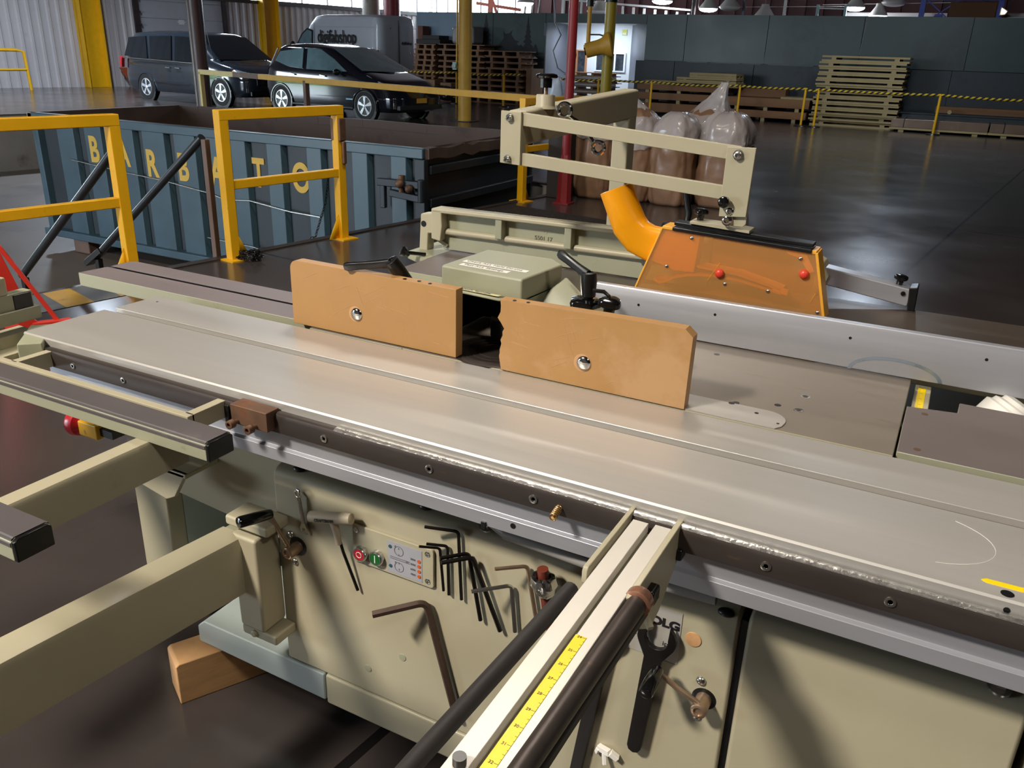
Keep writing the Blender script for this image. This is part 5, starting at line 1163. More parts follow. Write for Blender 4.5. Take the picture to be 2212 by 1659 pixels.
sack('tan sack of sawdust behind the overarm post, its film gathered to a loose tail', -3.24, 9.10, .50, .50, .97, seed=2, tail=(-3.40, 9.2, 1.16), film=.42)
sack('tan sack of sawdust, third from left, directly right of the overarm post', -2.80, 9.12, .48, .50, .95, seed=3, film=.34)
sack('large tan sack of sawdust at the right end of the row, beside the open floor', -2.30, 9.32, .56, .54, .97, seed=5, film=.34)
sack('back tan sack whose knotted film neck stands up highest on the right', -2.66, 9.85, .62, .52, .98, seed=8, film=.45, tail=(-2.52, 9.85, 1.27))
sack('small sack of sawdust left of the red pole, behind the yellow rail', -3.66, 9.62, .44, .42, .95, seed=4, film=.6)
m = MB()
m.box(-4.10, -3.86, 8.62, 8.84, 0.0, .84)
build(m, 'crate', RUBBER, label='dark grey box standing between the yellow rail and the red pole', cat='crate', bevel=.01)
def drape(name, label, path, widths, mm):
    rings = []
    for i, (p, w) in enumerate(zip(path, widths)):
        p = Vector(p); rings.append([p+Vector((math.cos(2*PI*j/14)*w*(1+.2*math.sin(2.2*j+i)), math.sin(2*PI*j/14)*w*.6, .012*math.sin(3*j+i))) for j in range(14)])
    m = MB(); m.loft(rings); build(m, name, mm, label=label, cat='plastic bag', angle=80)
drape('plastic_bag', 'pale blue plastic bag hanging on the end of the long yellow rail', [(-4.55, 9.58, .70), (-4.52, 9.57, .85), (-4.50, 9.55, 1.0), (-4.47, 9.52, 1.10), (-4.45, 9.5, 1.2), (-4.44, 9.5, 1.26)], [.14, .17, .14, .10, .07, .03], BLUEFILM)
drape('plastic_bag', 'pale grey plastic bag bulging up behind the container, left of the overarm frame', [(-5.15, 9.95, .02), (-5.15, 9.95, .3), (-5.15, 9.95, .52), (-5.13, 9.95, .66), (-5.10, 9.95, .73)], [.14, .18, .18, .13, .05], FILM)
# ------------------------------------------------------------------ vehicles
NAVY = mat('dark_blue_grey_car_paint', (42, 49, 57), 0.14, metal=0.2, var=0.05, vs=1, coat=0.6, rvar=0)
BLACKP = mat('black_car_paint', (26, 28, 36), 0.12, metal=0.2, var=0.05, vs=1, coat=0.7, rvar=0)
VANP = mat('silver_grey_van_paint', (176, 180, 186), 0.4, metal=0.0, var=0.03, vs=1, coat=0.3, rvar=0)
CARGLASS = mat('dark_car_glass', (22, 26, 30), 0.05, var=0.05, rvar=0)
CLEARG = mat('pale_car_glass', (98, 122, 128), 0.06, var=0.25, vs=2, coat=0.5, rvar=0)
TYRE = mat('tyre_rubber', (26, 25, 26), 0.75, var=0.1)
RIM = mat('alloy_wheel', (222, 226, 234), 0.28, metal=0.6, var=0.05)
TRIMB = mat('black_car_trim', (16, 16, 18), 0.4, var=0.1)
LAMPC = mat('clear_headlamp', (196, 200, 206), 0.1, metal=0.4, var=0.2, vs=20, coat=0.5)
LAMPR = mat('red_tail_lamp', (190, 30, 36), 0.15, var=0.1, coat=0.5)
LAMPO = mat('orange_indicator', (222, 110, 60), 0.2, var=0.1)
PLATEY = mat('yellow_licence_plate', (206, 150, 30), 0.5, var=0.1, vs=14)

def body_side(outline, w, tumble, zbelt, seglen=.09):
    """car body: level rings from sill to roof; their length follows the side outline, their width the tumblehome"""
    zs_ = [p[1] for p in outline]; z0, z1 = min(zs_), max(zs_)
    lv = sorted(set([z0+(z1-z0)*i/26 for i in range(27)]+[z for z in zs_]))
    lv = [z for k, z in enumerate(lv) if k == 0 or z-lv[k-1] > .004]
    rings = []; N = 64; npl = len(outline)
    for z in lv:
        zz = min(max(z, z0+.002), z1-.002); xs_ = []
        for k in range(npl):
            (xa, za), (xb, zb) = outline[k], outline[(k+1) % npl]
            if (za-zz)*(zb-zz) <= 0 and za != zb: xs_.append(xa+(xb-xa)*(zz-za)/(zb-za))
        if len(xs_) < 2: continue
        xa, xb = min(xs_), max(xs_); c, a = (xa+xb)/2, max(.05, (xb-xa)/2)
        hw = w/2-max(0, z-zbelt)*tumble
        hw -= .05*max(0, (.50-z)/.35)**2+.035*max(0, (z-.62)/.5)**2*(1 if z < zbelt else 0)+(.035*((zbelt-.62)/.5)**2 if z >= zbelt else 0)
        if z > z1-.10: hw -= .22*((z-(z1-.10))/.10)**2
        e = 2/7.0
        rings.append([(c+a*math.copysign(abs(math.cos(t))**e, math.cos(t)), hw*math.copysign(abs(math.sin(t))**e, math.sin(t)), z) for t in [2*PI*(k+.5)/N for k in range(N)]])
    m = MB(); m.loft(rings); return m
def wheel(parent, x, y, r, rr, spokes, side, double=False):
    m = MB(); w = .20; yi = y-side*w
    m.lathe((x, yi, r), (0, side, 0), [(0, rr*.9), (0, r*.93), (.03, r), (w-.03, r), (w, r*.94), (w, rr*1.02), (w-.02, rr), (w-.12, rr*.98)], 36); wo = build(m, 'wheel', TYRE, parent, local=True)
    m = MB(); yo = y+side*.006
    m.torus((x, yo-side*.01, r), (0, 1, 0), rr*.93, rr*.055, 36, 8); m.lathe((x, yo-side*.05, r), (0, side, 0), [(0, rr*.2), (.05, rr*.2), (.055, rr*.12)], 18)
    for k in range(spokes):
        a = 2*PI*k/spokes+.3
        for off in ((-.09, .09) if double else (0,)):
            c, s = math.cos(a+off), math.sin(a+off)
            p0 = Vector((x+rr*.15*math.cos(a), yo, r+rr*.15*math.sin(a))); p1 = Vector((x+rr*.92*c, yo-side*.003, r+rr*.92*s)); t = Vector((-s, 0, c))
            w0, w1 = (rr*.10, rr*.17) if not double else (rr*.08, rr*.10)
            m.add([p0-t*w0, p0+t*w0, p1+t*w1, p1-t*w1]+[q-Vector((0, side*.03, 0)) for q in (p0-t*w0, p0+t*w0, p1+t*w1, p1-t*w1)], [(0, 1, 2, 3), (4, 7, 6, 5), (0, 4, 5, 1), (1, 5, 6, 2), (2, 6, 7, 3), (3, 7, 4, 0)])
    m.k = 1; m.lathe((x, yo-side*.09, r), (0, side, 0), [(0, rr*.88), (.005, rr*.88)], 28)
    build(m, 'rim', [RIM, BLACK_O], wo, local=True)
def pane(poly, side, y, mm, nm, parent, tumble=0, zb=0, t=.008):
    """flat glazing on the car's flank, leaning in with the cabin"""
    Y = lambda z: side*(y-max(0, z-zb)*tumble)
    m = MB(); n = len(poly); m.add([(x, Y(z)+side*t, z) for x, z in poly]+[(x, Y(z)-side*.02, z) for x, z in poly], [tuple(range(n)), tuple(range(2*n-1, n-1, -1))]+[(i, (i+1) % n, n+(i+1) % n, n+i) for i in range(n)])
    return build(m, nm, mm, parent, local=True)
def arch(parent, x, r, y, side, mm):
    m = MB(); m.tube([(x+(r+.045)*math.cos(math.radians(a)), side*(y+.004), r*.94+(r+.045)*math.sin(math.radians(a))) for a in range(-12, 193, 8)], .028, 8); build(m, 'arch_lip', mm, parent, local=True)
    m = MB(); m.lathe((x, side*(y-.10), r*.96), (0, side, 0), [(0, r+.05), (.112, r+.05)], 32); build(m, 'wheel_well', TRIMB, parent, local=True)
def at(px, py, heading): return (px, py, 0), heading

# minivan, nose to the right.  Local x runs forward, local -y is the side that shows.
HB = -0.101
mv = thing('minivan', 'dark blue-grey minivan with silver five-spoke wheels, parked before the roller door', 'minivan', (-18.477, 17.302, 0), HB)
out = [(-2.48, .34), (-2.53, .62), (-2.46, 1.02), (-2.36, 1.18), (-2.14, 1.60), (-2.02, 1.68), (-1.2, 1.745), (-.2, 1.755), (.55, 1.71), (.80, 1.64), (1.62, 1.10), (1.80, 1.06), (2.30, .94), (2.52, .80), (2.60, .62), (2.58, .36), (2.4, .24), (-2.3, .24)]
m = body_side(out, 1.95, .20, 1.02); b = build(m, 'body', NAVY, mv, local=True, bevel=.02, angle=50)
for sd in (-1, 1):
    pane([(-2.20, 1.10), (-2.04, 1.57), (-1.30, 1.61), (-1.18, 1.06)], sd, .975, CARGLASS, 'rear_side_window', mv, .2, 1.02)
    pane([(-1.06, 1.06), (-1.14, 1.61), (-.22, 1.63), (-.16, 1.04)], sd, .975, CARGLASS, 'sliding_door_window', mv, .2, 1.02)
    pane([(-.02, 1.03), (-.06, 1.63), (.48, 1.61), (1.16, 1.08), (1.14, 1.02)], sd, .975, CARGLASS, 'front_door_window', mv, .2, 1.02)
    m = MB(); m.tube([(-2.24, sd*.985, 1.05), (-1.1, sd*.99, 1.035), (0, sd*.99, 1.01), (1.2, sd*.985, .99)], .012, 6); build(m, 'belt_trim', CHROME, mv, local=True)
    for x in (-1.35, 1.73-.0): arch(mv, x if x < 0 else 1.73, .335, .965, sd, NAVY)
    for x in (-1.35, 1.73): wheel(mv, x, sd*.985, .335, .225, 5, sd)
    for x in (-.32, .08):
        m = MB(); m.beam((x-.09, sd*.995, .86), (x+.09, sd*.995, .855), .03, .03); build(m, 'door_handle', CHROME, mv, local=True, bevel=.008)
    m = MB(); m.tube([(-1.15, sd*.978, .50), (.0, sd*.98, .47), (1.3, sd*.978, .47)], .012, 6); build(m, 'side_moulding', NAVY, mv, local=True)
    m = MB(); m.prism([(2.15, .80), (2.50, .66), (2.56, .74), (2.42, .84), (2.20, .90)], 'y', sd*.62, sd*.93); hl = build(m, 'headlamp', LAMPC, mv, local=True, bevel=.02)
    m = MB(); m.prism([(2.16, .80), (2.26, .76), (2.28, .84), (2.18, .875)], 'y', sd*.86, sd*.938); build(m, 'indicator', LAMPO, hl, local=True)
    m = MB(); m.prism([(-2.50, .80), (-2.42, .80), (-2.36, 1.06), (-2.47, 1.08)], 'y', sd*.86, sd*.955); build(m, 'tail_lamp', LAMPR, mv, local=True, bevel=.01)
    m = MB(); m.sphere((1.10, sd*1.05, 1.08), .10, (.6, 1, .75), 14, 8); build(m, 'mirror', NAVY, mv, local=True)
m = MB(); m.loft([[(.84, y, 1.61) for y in (-.68, .68)]+[(.90, .0, 1.60)], [(1.58, y, 1.12) for y in (-.82, .82)]+[(1.70, 0, 1.10)]], cap=False)
m = MB(); m.add([(.80, -.70, 1.655), (.86, 0, 1.665), (.80, .70, 1.655), (1.62, .86, 1.115), (1.72, 0, 1.11), (1.62, -.86, 1.115)], [(0, 1, 4, 5), (1, 2, 3, 4)]); build(m, 'windscreen', CARGLASS, mv, local=True)
m = MB(); m.box(2.54, 2.615, -.55, .55, .52, .72); m.box(2.56, 2.62, -.75, .75, .28, .40); build(m, 'grille', TRIMB, mv, local=True, bevel=.02)
m = MB(); m.tube([(1.45, -.86, 1.02), (1.34, -.87, 1.35), (1.24, -.88, 1.80)], .006, 6); build(m, 'aerial', BLACK, mv, local=True)

# black hatchback
HL = -0.127
hb = thing('hatchback', 'black electric hatchback with white multi-spoke wheels and a yellow front plate', 'car', (-13.026, 16.451, 0), HL)
out = [(-2.06, .36), (-2.12, .55), (-2.10, .82), (-2.02, 1.0), (-1.86, 1.12), (-1.62, 1.42), (-1.45, 1.505), (-.9, 1.55), (-.3, 1.545), (.15, 1.48), (.55, 1.33), (1.22, 1.02), (1.45, .96), (1.85, .84), (2.10, .68), (2.22, .50), (2.20, .28), (2.05, .20), (-1.9, .20)]
m = body_side(out, 1.77, .26, .95); build(m, 'body', BLACKP, hb, local=True, bevel=.02, angle=50)
for sd in (-1, 1):
    pane([(-1.55, 1.16), (-1.42, 1.36), (-.64, 1.46), (-.60, 1.02), (-1.1, 1.05)], sd, .885, CLEARG, 'rear_door_window', hb, .26, .95)
    pane([(-.46, 1.01), (-.50, 1.465), (-.05, 1.43), (.40, 1.24), (.83, 1.00)], sd, .885, CLEARG, 'front_door_window', hb, .26, .95)
    for x in (-1.35, 1.35): arch(hb, x, .315, .875, sd, BLACKP)
    for x in (-1.35, 1.35): wheel(hb, x, sd*.892, .315, .215, 5, sd, True)
    for x in (-.92, -.02+.1):
        m = MB(); m.beam((x-.09, sd*.90, .90), (x+.09, sd*.90, .88), .03, .03); build(m, 'door_handle', CHROME, hb, local=True, bevel=.008)
    m = MB(); m.prism([(1.15, .90), (1.40, .70), (1.95, .66), (1.80, .80), (1.35, .945)], 'y', sd*.52, sd*.80); hl = build(m, 'headlamp', LAMPC, hb, local=True, bevel=.02)
    m = MB(); m.prism([(1.22, .86), (1.38, .74), (1.46, .78), (1.30, .89)], 'y', sd*.70, sd*.808); build(m, 'indicator', LAMPO, hl, local=True)
    m = MB(); m.sphere((.62, sd*.98, .98), .10, (.65, 1, .7), 14, 8); build(m, 'mirror', TRIMB, hb, local=True)
    m = MB(); m.tube([(-2.0, sd*.62, 1.02), (-1.62, sd*.66, 1.44)], .022, 8); build(m, 'tail_lamp', LAMPC, hb, local=True)
    m = MB(); m.tube([(-1.0, sd*.888, .25), (1.0, sd*.888, .25)], .02, 6); build(m, 'sill', TRIMB, hb, local=True)
m = MB(); m.add([(.20, -.66, 1.475), (.28, 0, 1.48), (.20, .66, 1.475), (1.22, .80, 1.03), (1.36, 0, 1.01), (1.22, -.80, 1.03)], [(0, 1, 4, 5), (1, 2, 3, 4)]); build(m, 'windscreen', CLEARG, hb, local=True)
m = MB(); m.box(2.215, 2.235, -.16, .16, .40, .50); build(m, 'licence_plate', PLATEY, hb, local=True)
m = MB(); m.box(2.12, 2.225, -.70, .70, .26, .36); build(m, 'lower_grille', TRIMB, hb, local=True, bevel=.01)
m = MB(); m.box(.78, 1.02, -.887, -.880, .42, .45); build(m, 'door_badge', mat('pale_blue_badge', (150, 200, 230), .3), hb, local=True)

# tall panel van behind, nose to the left
HV = 2.92
vn = thing('cargo_van', 'tall silver-grey cargo van lettered digifabshop, parked behind the black hatchback', 'van', (-17.3, 24.5, 0), HV)
out = [(0, .55), (-.02, .9), (-.02, 2.20), (.04, 2.40), (.16, 2.49), (3.15, 2.50), (3.40, 2.44), (3.75, 2.20), (4.30, 1.60), (4.45, 1.42), (5.2, 1.18), (5.42, .95), (5.44, .40), (0, .40)]
m = body_side(out, 1.96, .045, 1.1); build(m, 'body', VANP, vn, local=True, bevel=.03, angle=45)
for sd in (-1, 1):
    pane([(3.40, 1.52), (3.38, 1.95), (3.62, 2.02), (3.90, 1.86), (4.22, 1.50)], sd, .978, CLEARG, 'cab_window', vn, .045, 1.1)
    pane([(3.36, 1.48), (3.34, 2.0), (3.64, 2.07), (3.96, 1.88), (4.32, 1.46)], sd, .974, TRIMB, 'cab_window_seal', vn, .045, 1.1)
    for x in (.95, 4.25): wheel(vn, x, sd*.98, .34, .21, 6, sd)
    m = MB(); m.prism([(-.03, .98), (.10, .98), (.10, 1.38), (.04, 1.43), (-.03, 1.43)], 'y', sd*.86, sd*.99); build(m, 'tail_lamp', LAMPR, vn, local=True, bevel=.02)
    m = MB(); m.sphere((4.25, sd*1.12, 1.48), .14, (.5, .8, 1.1), 14, 8); build(m, 'mirror', TRIMB, vn, local=True)
    for x in (3.25,):
        m = MB(); m.beam((x, sd*.976, .62), (x, sd*.930, 2.30), .008, .01, up=(1, 0, 0)); build(m, 'panel_seam', TRIMB, vn, local=True)
    m = MB(); m.beam((.1, sd*.936, 2.12), (3.3, sd*.936, 2.12), .006, .008); build(m, 'panel_seam', VANP, vn, local=True)
m = MB(); m.add([(3.42, -.76, 2.40), (3.42, .76, 2.40), (4.40, .82, 1.50), (4.40, -.82, 1.50)], [(0, 1, 2, 3)]); build(m, 'windscreen', CLEARG, vn, local=True)
m = MB(); m.box(-.035, -.02, -.006, .006, .6, 2.35); m.box(-.04, -.02, .10, .24, 1.02, 1.06); build(m, 'door_split', TRIMB, vn, local=True)
m = MB(); m.box(-.06, 0, -.86, .86, .42, .60); build(m, 'rear_bumper', TRIMB, vn, local=True, bevel=.02)
for y, z in ((.35, 2.1), (-.6, 2.2), (-.5, 1.35)):
    m = MB(); m.sphere((-.02, y, z), .022, (.4, 1, 1), 10, 6); build(m, 'door_dome', CHROME, vn, local=True)
# lettering on the van: its left flank (local +y) faces the viewer
def van_pt(x, y, z):
    R = Matrix.Rotation(HV, 3, 'Z'); return R @ Vector((x, y, z))+Vector((-17.3, 24.5, 0))
fx = van_pt(1, 0, 0)-van_pt(0, 0, 0)
text('digifabshop', 'lettering', BLACK_INK, vn, van_pt(3.05, .968, 1.62), -fx, Vector((0, 0, 1)), .56, .002, squash=.82, bold=.009)
ry = van_pt(0, 1, 0)-van_pt(0, 0, 0)
text('digifabshop', 'lettering', BLACK_INK, vn, van_pt(-.028, -.12, 1.62), -ry, Vector((0, 0, 1)), .13, .002, squash=.8, bold=.004)
# ------------------------------------------------------------------ the dark green partition with its white side room
GREEN = mat('dark_green_panel', (48, 66, 64), 0.42, var=0.22, vs=0.55, spot=[((34, 42, 44), 0.56, .7, .7), ((22, 26, 28), 0.66, 2.2, .7), ((96, 120, 116), 0.68, .9, .35)])
GREEN2 = mat('dark_lower_panel', (38, 48, 52), 0.5, var=0.22, vs=0.6, spot=[((22, 25, 28), 0.56, .8, .7)])
BLUEW = mat('pale_blue_panel', (128, 148, 166), 0.5, var=0.12, vs=.8)
GREYP = mat('blue_grey_room_panel', (92, 96, 108), 0.45, var=0.10, vs=.7, spot=[((86, 90, 104), .64, 1.6, .5)])
ROOMW = mat('white_room_wall', (226, 232, 238), 0.55, var=0.02)
YW = 25.0; ZT = 2.64
m = MB()
seams = [-8.9, -7.71, -5.42, -2.98, -0.46, 1.98, 4.42, 6.86, 9.3, 11.74, 15]
def panel(mb, x0, x1, z0, z1): mb.box(x0+.008, x1-.008, YW, YW+.06, z0+.006, z1-.006)
m = MB()
for a, b in zip(seams, seams[1:]): panel(m, a, b, 1.40, ZT)
for a, b in ((-15.0, -14.0), (-14.0, -12.15)): panel(m, a, b, 1.40, ZT)
panel(m, -12.15, -8.9, 2.37, ZT)
struct(m, 'wall_partition', GREEN)
m = MB()
for a, b in zip(seams, seams[1:]): panel(m, a-.25, b-.25 if b < 14 else b, 0.02, 1.395)
panel(m, -16.9, -12.15, 0.02, 1.395); m.box(-16.9, -12.15, YW+.06, YW+.08, 0, ZT); m.box(-8.9, 15, YW+.06, YW+.08, 0, ZT)
struct(m, 'wall_partition_lower', GREEN2)
m = MB(); panel(m, -16.9, -15.0, 1.40, ZT); struct(m, 'wall_partition_end', BLUEW)
m = MB()
for x0, x1 in ((-7.6, -7.0), (-6.9, -6.1), (-6.0, -5.5), (-5.3, -4.1)): m.box(x0, x1, YW-.006, YW+.02, 1.385, 1.40)
for p, q in (((-5.42, 1.42), (-5.36, 2.3)), ((-2.98, 1.7), (-2.93, 2.5)), ((-3.05, 1.1), (-3.0, 1.3))): m.beam((p[0], YW-.001, p[1]), (q[0], YW-.001, q[1]), .008, .02)
struct(m, 'trim_5', GREYP)
# dark painted silhouettes on the panel behind the pallets: ragged trees and a rearing animal shape
SIL = mat('dark_wall_paint_shapes', (16, 19, 21), .6, var=.1)
m = MB(); random.seed(4)
def tree(x, z0, z1, w):
    L_ = []; R_ = []; n = 7
    for i in range(n):
        z = z1-(z1-z0)*i/n; ww = w*(i+1)/n
        R_ += [(x+ww*.45, z-.02), (x+ww*random.uniform(.8, 1.1), z-(z1-z0)/n*.9)]; L_ = [(x-ww*random.uniform(.8, 1.1), z-(z1-z0)/n*.9), (x-ww*.45, z-.02)]+L_
    m.prism([(x, z1+.05)]+R_+[(x+.06, z0-.1), (x-.06, z0-.1)]+L_, 'y', YW-.004, YW+.002)
tree(-14.25, 1.5, 2.55, .3); tree(-12.75, 1.5, 2.5, .22)
m.prism([(-13.85, 1.62), (-13.6, 1.9), (-13.62, 2.12), (-13.55, 2.02), (-13.42, 2.05), (-13.3, 2.14), (-13.33, 2.0), (-13.2, 1.85), (-13.05, 1.82), (-13.2, 1.72), (-13.22, 1.42), (-13.6, 1.42), (-13.62, 1.6)], 'y', YW-.004, YW+.002)
pts = [(-14.0, 1.42)]+[(-14.0+.085*i, 1.62+random.uniform(-.02, .08)+(.0 if i % 2 else .08)) for i in range(20)]+[(-12.36, 1.42)]
m.prism(pts, 'y', YW-.0035, YW+.002)
struct(m, 'wall_partition_shapes', SIL)
# side room: back wall, slanting side panels, lit ceiling
m = MB(); m.quad((-12.75, 28, 0), (-10.45, 28, 0), (-10.45, 28, 2.42), (-12.75, 28, 2.42)); rw = struct(m, 'wall_room', ROOMW)
m = MB(); m.add([(-12.15, 25.02, 0), (-12.75, 28, 0), (-12.75, 28, 2.42), (-12.15, 25.02, 2.42)], [(0, 1, 2, 3)]); m.box(-12.19, -12.12, 24.97, 25.05, 2.0, 2.36); struct(m, 'wall_room_left', GREYP)
m = MB(); m.add([(-8.9, 25.02, 0), (-10.45, 28, 0), (-10.45, 28, 2.42), (-8.9, 25.02, 2.42)], [(0, 1, 2, 3)]); struct(m, 'wall_room_right', GREYP)
m = MB(); m.add([(-12.15, 25.02, 2.42), (-8.9, 25.02, 2.42), (-10.45, 28, 2.42), (-12.75, 28, 2.42)], [(0, 1, 2, 3)]); struct(m, 'ceiling_room', ROOMW)
area('room_light', (-11.2, 26.6, 2.36), (-11.2, 26.9, 0), 1.4, 75, (.80, .90, 1.0), .5)
TAN = mat('tan_window_wood', (190, 134, 92), .6, var=.1)
for k, (x0, x1, z0, z1, nb) in enumerate(((-12.36, -12.02, .88, 1.60, 1), (-11.66, -10.62, 1.02, 1.54, 3)), 3):
    m = MB()
    for i in range(nb+1):
        x = x0+(x1-x0)*i/nb; m.box(x-.03, x+.03, 27.94, 28.0, z0, z1)
    m.box(x0-.03, x1+.03, 27.94, 28, z0-.04, z0); m.box(x0-.03, x1+.03, 27.94, 28, z1, z1+.04)
    o = struct(m, 'window_%d' % k, TAN if nb == 1 else ROOMW)
    m = MB(); m.box(x0, x1, 27.985, 27.992, z0, z1); build(m, 'pane', mat('dark_reflecting_pane', (62, 68, 76), .1, var=.6, vs=5, coat=.4), o)
m = MB(); m.box(-10.78, -10.62, 27.97, 27.985, 2.12, 2.30); m.k = 1; m.box(-10.76, -10.64, 27.965, 27.975, 2.14, 2.20)
build(m, 'notice', [mat('yellow_green_notice', (206, 206, 70), .5), mat('pale_notice', (220, 226, 200), .5)], label='small yellow-green notice high on the white room wall', cat='notice')

# ------------------------------------------------------------------ pallets and timber
def pallet(name, label, cat, x, y, z, L, D, h, mat_, group=None, ns=3, t=.022, strg=.04):
    """flat pallet: top and bottom boards on stringers; the long side faces the viewer"""
    r = thing(name, label, cat, (x, y, z), 0, group)
    for zz, nm, nb in ((h-t, 'top_deck', 6), (0, 'bottom_deck', 3)):
        m = MB()
        for i in range(nb):
            d0 = -D/2+D*i/nb+(.0 if nb == 6 else (0 if i == 0 else D/nb/2 if i == 1 else D/nb*.0)); w = D/6*.86
            if nb == 3: d0 = (-D/2, -w/2, D/2-w)[i]
            m.box(-L/2, L/2, d0, d0+w, zz, zz+t)
        build(m, nm, mat_, r, local=True)
    for i in range(ns):
        xx = -L/2+L*(.14+.72*i/(ns-1)) if ns > 1 else 0
        m = MB(); m.box(xx-strg, xx+strg, -D/2+.005, D/2-.005, t, h-t); build(m, 'stringer', mat_, r, local=True)
    return r
g = 'pale pallets in the tall stack'
random.seed(2); zc = 0.0; first = None; H_ = .139
for i in range(12):
    k = 11-i; lab = ('topmost' if k == 0 else 'lowest' if i == 0 else ordinal(k)+' from the top')
    lab = 'pale wooden pallet, %s of the tall stack by the green wall' % lab
    x = -2.66+random.uniform(-.03, .03)-.012*max(0, 5-i)+.01*max(0, i-8); y = 23.85+random.uniform(-.03, .03)
    if first is None: first = pallet('pallet', lab, 'pallet', x, y, zc, 2.02, 1.1, H_-.002, PALLET, g, 2, .045, .055)
    else: dup(first, (x, y, zc), random.uniform(-.012, .012), lab)
    zc += H_
m = MB()
g2 = 'brown timber bundles'
def bundle(label, x0, x1, y0, y1, z0, z1, bear=.05, mm=LUMBER):
    r = thing('timber_bundle', label, 'timber', ((x0+x1)/2, (y0+y1)/2, z0), 0, g2)
    m = MB(); n = max(2, int((y1-y0)/.2))
    for i in range(n): m.box(x0, x1, y0+(y1-y0)*i/n+.004, y0+(y1-y0)*(i+1)/n-.004, z0+bear, z1)
    build(m, 'boards', mm, r, bevel=.004)
    for t_ in (.12, .48, .86):
        x = x0+(x1-x0)*t_; m = MB(); m.box(x-.05, x+.05, y0+.02, y1-.02, z0, z0+bear); build(m, 'bearer', PALLET, r)
bundle('brown timber bundle, lowest of the left pile behind the striped rope', -8.5, -6.02, 23.5, 24.4, 0.0, .31, .07)
bundle('brown timber bundle, second up in the left pile behind the striped rope', -8.48, -6.0, 23.5, 24.4, .31, .58, .09)
bundle('brown timber bundle, topmost of the left pile behind the striped rope', -8.5, -5.98, 23.5, 24.4, .58, .79, .07)
bundle('brown timber bundle on the floor in the pile left of the tall pallets', -5.95, -3.85, 23.5, 24.4, 0.0, .27, .09)
bundle('brown timber bundle, upper one in the pile left of the tall pallets', -5.92, -3.80, 23.5, 24.4, .27, .58, .09)
bundle('dark timber lying at the back of the pile left of the tall pallets', -5.9, -4.6, 24.4, 24.85, 0.0, .78, .05)
pallet('pallet', 'long pale pallet, lowest of three small ones on the left timber pile', 'pallet', -7.0, 23.95, .79, 2.6, .85, .105, PALLET, None, 3, .035)
pallet('pallet', 'pale pallet, middle of three small ones on the left timber pile', 'pallet', -6.57, 23.95, .897, 1.64, .85, .115, PALLET, None, 2, .05)
pallet('pallet', 'short pale pallet, topmost of three small ones on the left timber pile', 'pallet', -6.40, 23.95, 1.014, 1.27, .85, .125, PALLET, None, 2, .06)
m = MB(); m.box(-4.55, -3.72, 23.55, 24.3, .58, .63); build(m, 'board', PALLET, label='pale board laid on the right timber pile beside the tall pallets', cat='board')
# wrapped flat packs on the right
WRAP = mat('film_wrapped_cardboard', (112, 92, 76), .25, var=.16, vs=2, coat=.5, spot=[((190, 192, 200), .66, 4, .6)])
for i, (x0, x1, lab) in enumerate(((-1.75, .35, 'film-wrapped flat pack on a low pallet in front of the tall pallets'), (.38, 3.0, 'film-wrapped flat pack at the right frame edge by the green wall'))):
    r = thing('flat_pack', lab, 'flat pack', ((x0+x1)/2, 23.3, 0)); m = MB(); m.box(x0, x1, 22.95, 23.75, .095, .30); build(m, 'pack', WRAP, r, bevel=.012)
    m = MB(); m.box(x0-.02, x1, 22.94, 23.76, .05, .095)
    for t_ in (.12, .5, .88): m.box(x0+(x1-x0)*t_-.06, x0+(x1-x0)*t_+.06, 22.96, 23.74, 0, .05)
    build(m, 'pallet_base', PALLET, r)
    m = MB(); m.box(x0+.28, x0+.30, 22.945, 23.755, .05, .305); build(m, 'strap', BLACK, r)
m = MB(); m.box(-2.0, 3.2, 23.85, 24.5, .38, .41); m.box(-1.6, 3.4, 23.88, 24.5, .0, .38); build(m, 'sheet_stack', GREEN2, label='stack of dark sheets lying behind the wrapped flat packs', cat='sheets', bevel=.004)
m = MB(); m.box(-.9, 3.3, 24.5, 24.9, .0, .56); build(m, 'timber_stack', LUMBER, label='brown timber stack against the green wall behind the dark sheets', cat='timber', bevel=.01)
m = MB(); m.cyl((-.55, 23.92, .46), (-.55, 24.3, .46), .05); build(m, 'round_post', PALLET, label='short round pale post end lying on the dark sheets', cat='post')
# stanchions with striped rope
ROPE = mat('striped_rope', (196, 160, 40), .5)
n_ = ROPE.node_tree.nodes; l_ = ROPE.node_tree.links
tc_ = n_.new('ShaderNodeTexCoord'); dp_ = n_.new('ShaderNodeVectorMath'); dp_.operation = 'DOT_PRODUCT'; dp_.inputs[1].default_value = (1, 0, -1.3); l_.new(tc_.outputs['Object'], dp_.inputs[0])
mu_ = n_.new('ShaderNodeMath'); mu_.operation = 'MULTIPLY'; mu_.inputs[1].default_value = 7.4; l_.new(dp_.outputs['Value'], mu_.inputs[0])
fr_ = n_.new('ShaderNodeMath'); fr_.operation = 'FRACT'; l_.new(mu_.outputs[0], fr_.inputs[0]); gt_ = n_.new('ShaderNodeMath'); gt_.operation = 'GREATER_THAN'; gt_.inputs[1].default_value = .5; l_.new(fr_.outputs[0], gt_.inputs[0])
mx_ = n_.new('ShaderNodeMix'); mx_.data_type = 'RGBA'; mx_.inputs[6].default_value = lin((214, 176, 30)); mx_.inputs[7].default_value = lin((26, 24, 22)); l_.new(gt_.outputs[0], mx_.inputs[0]); l_.new(mx_.outputs[2], n_['Principled BSDF'].inputs['Base Color'])
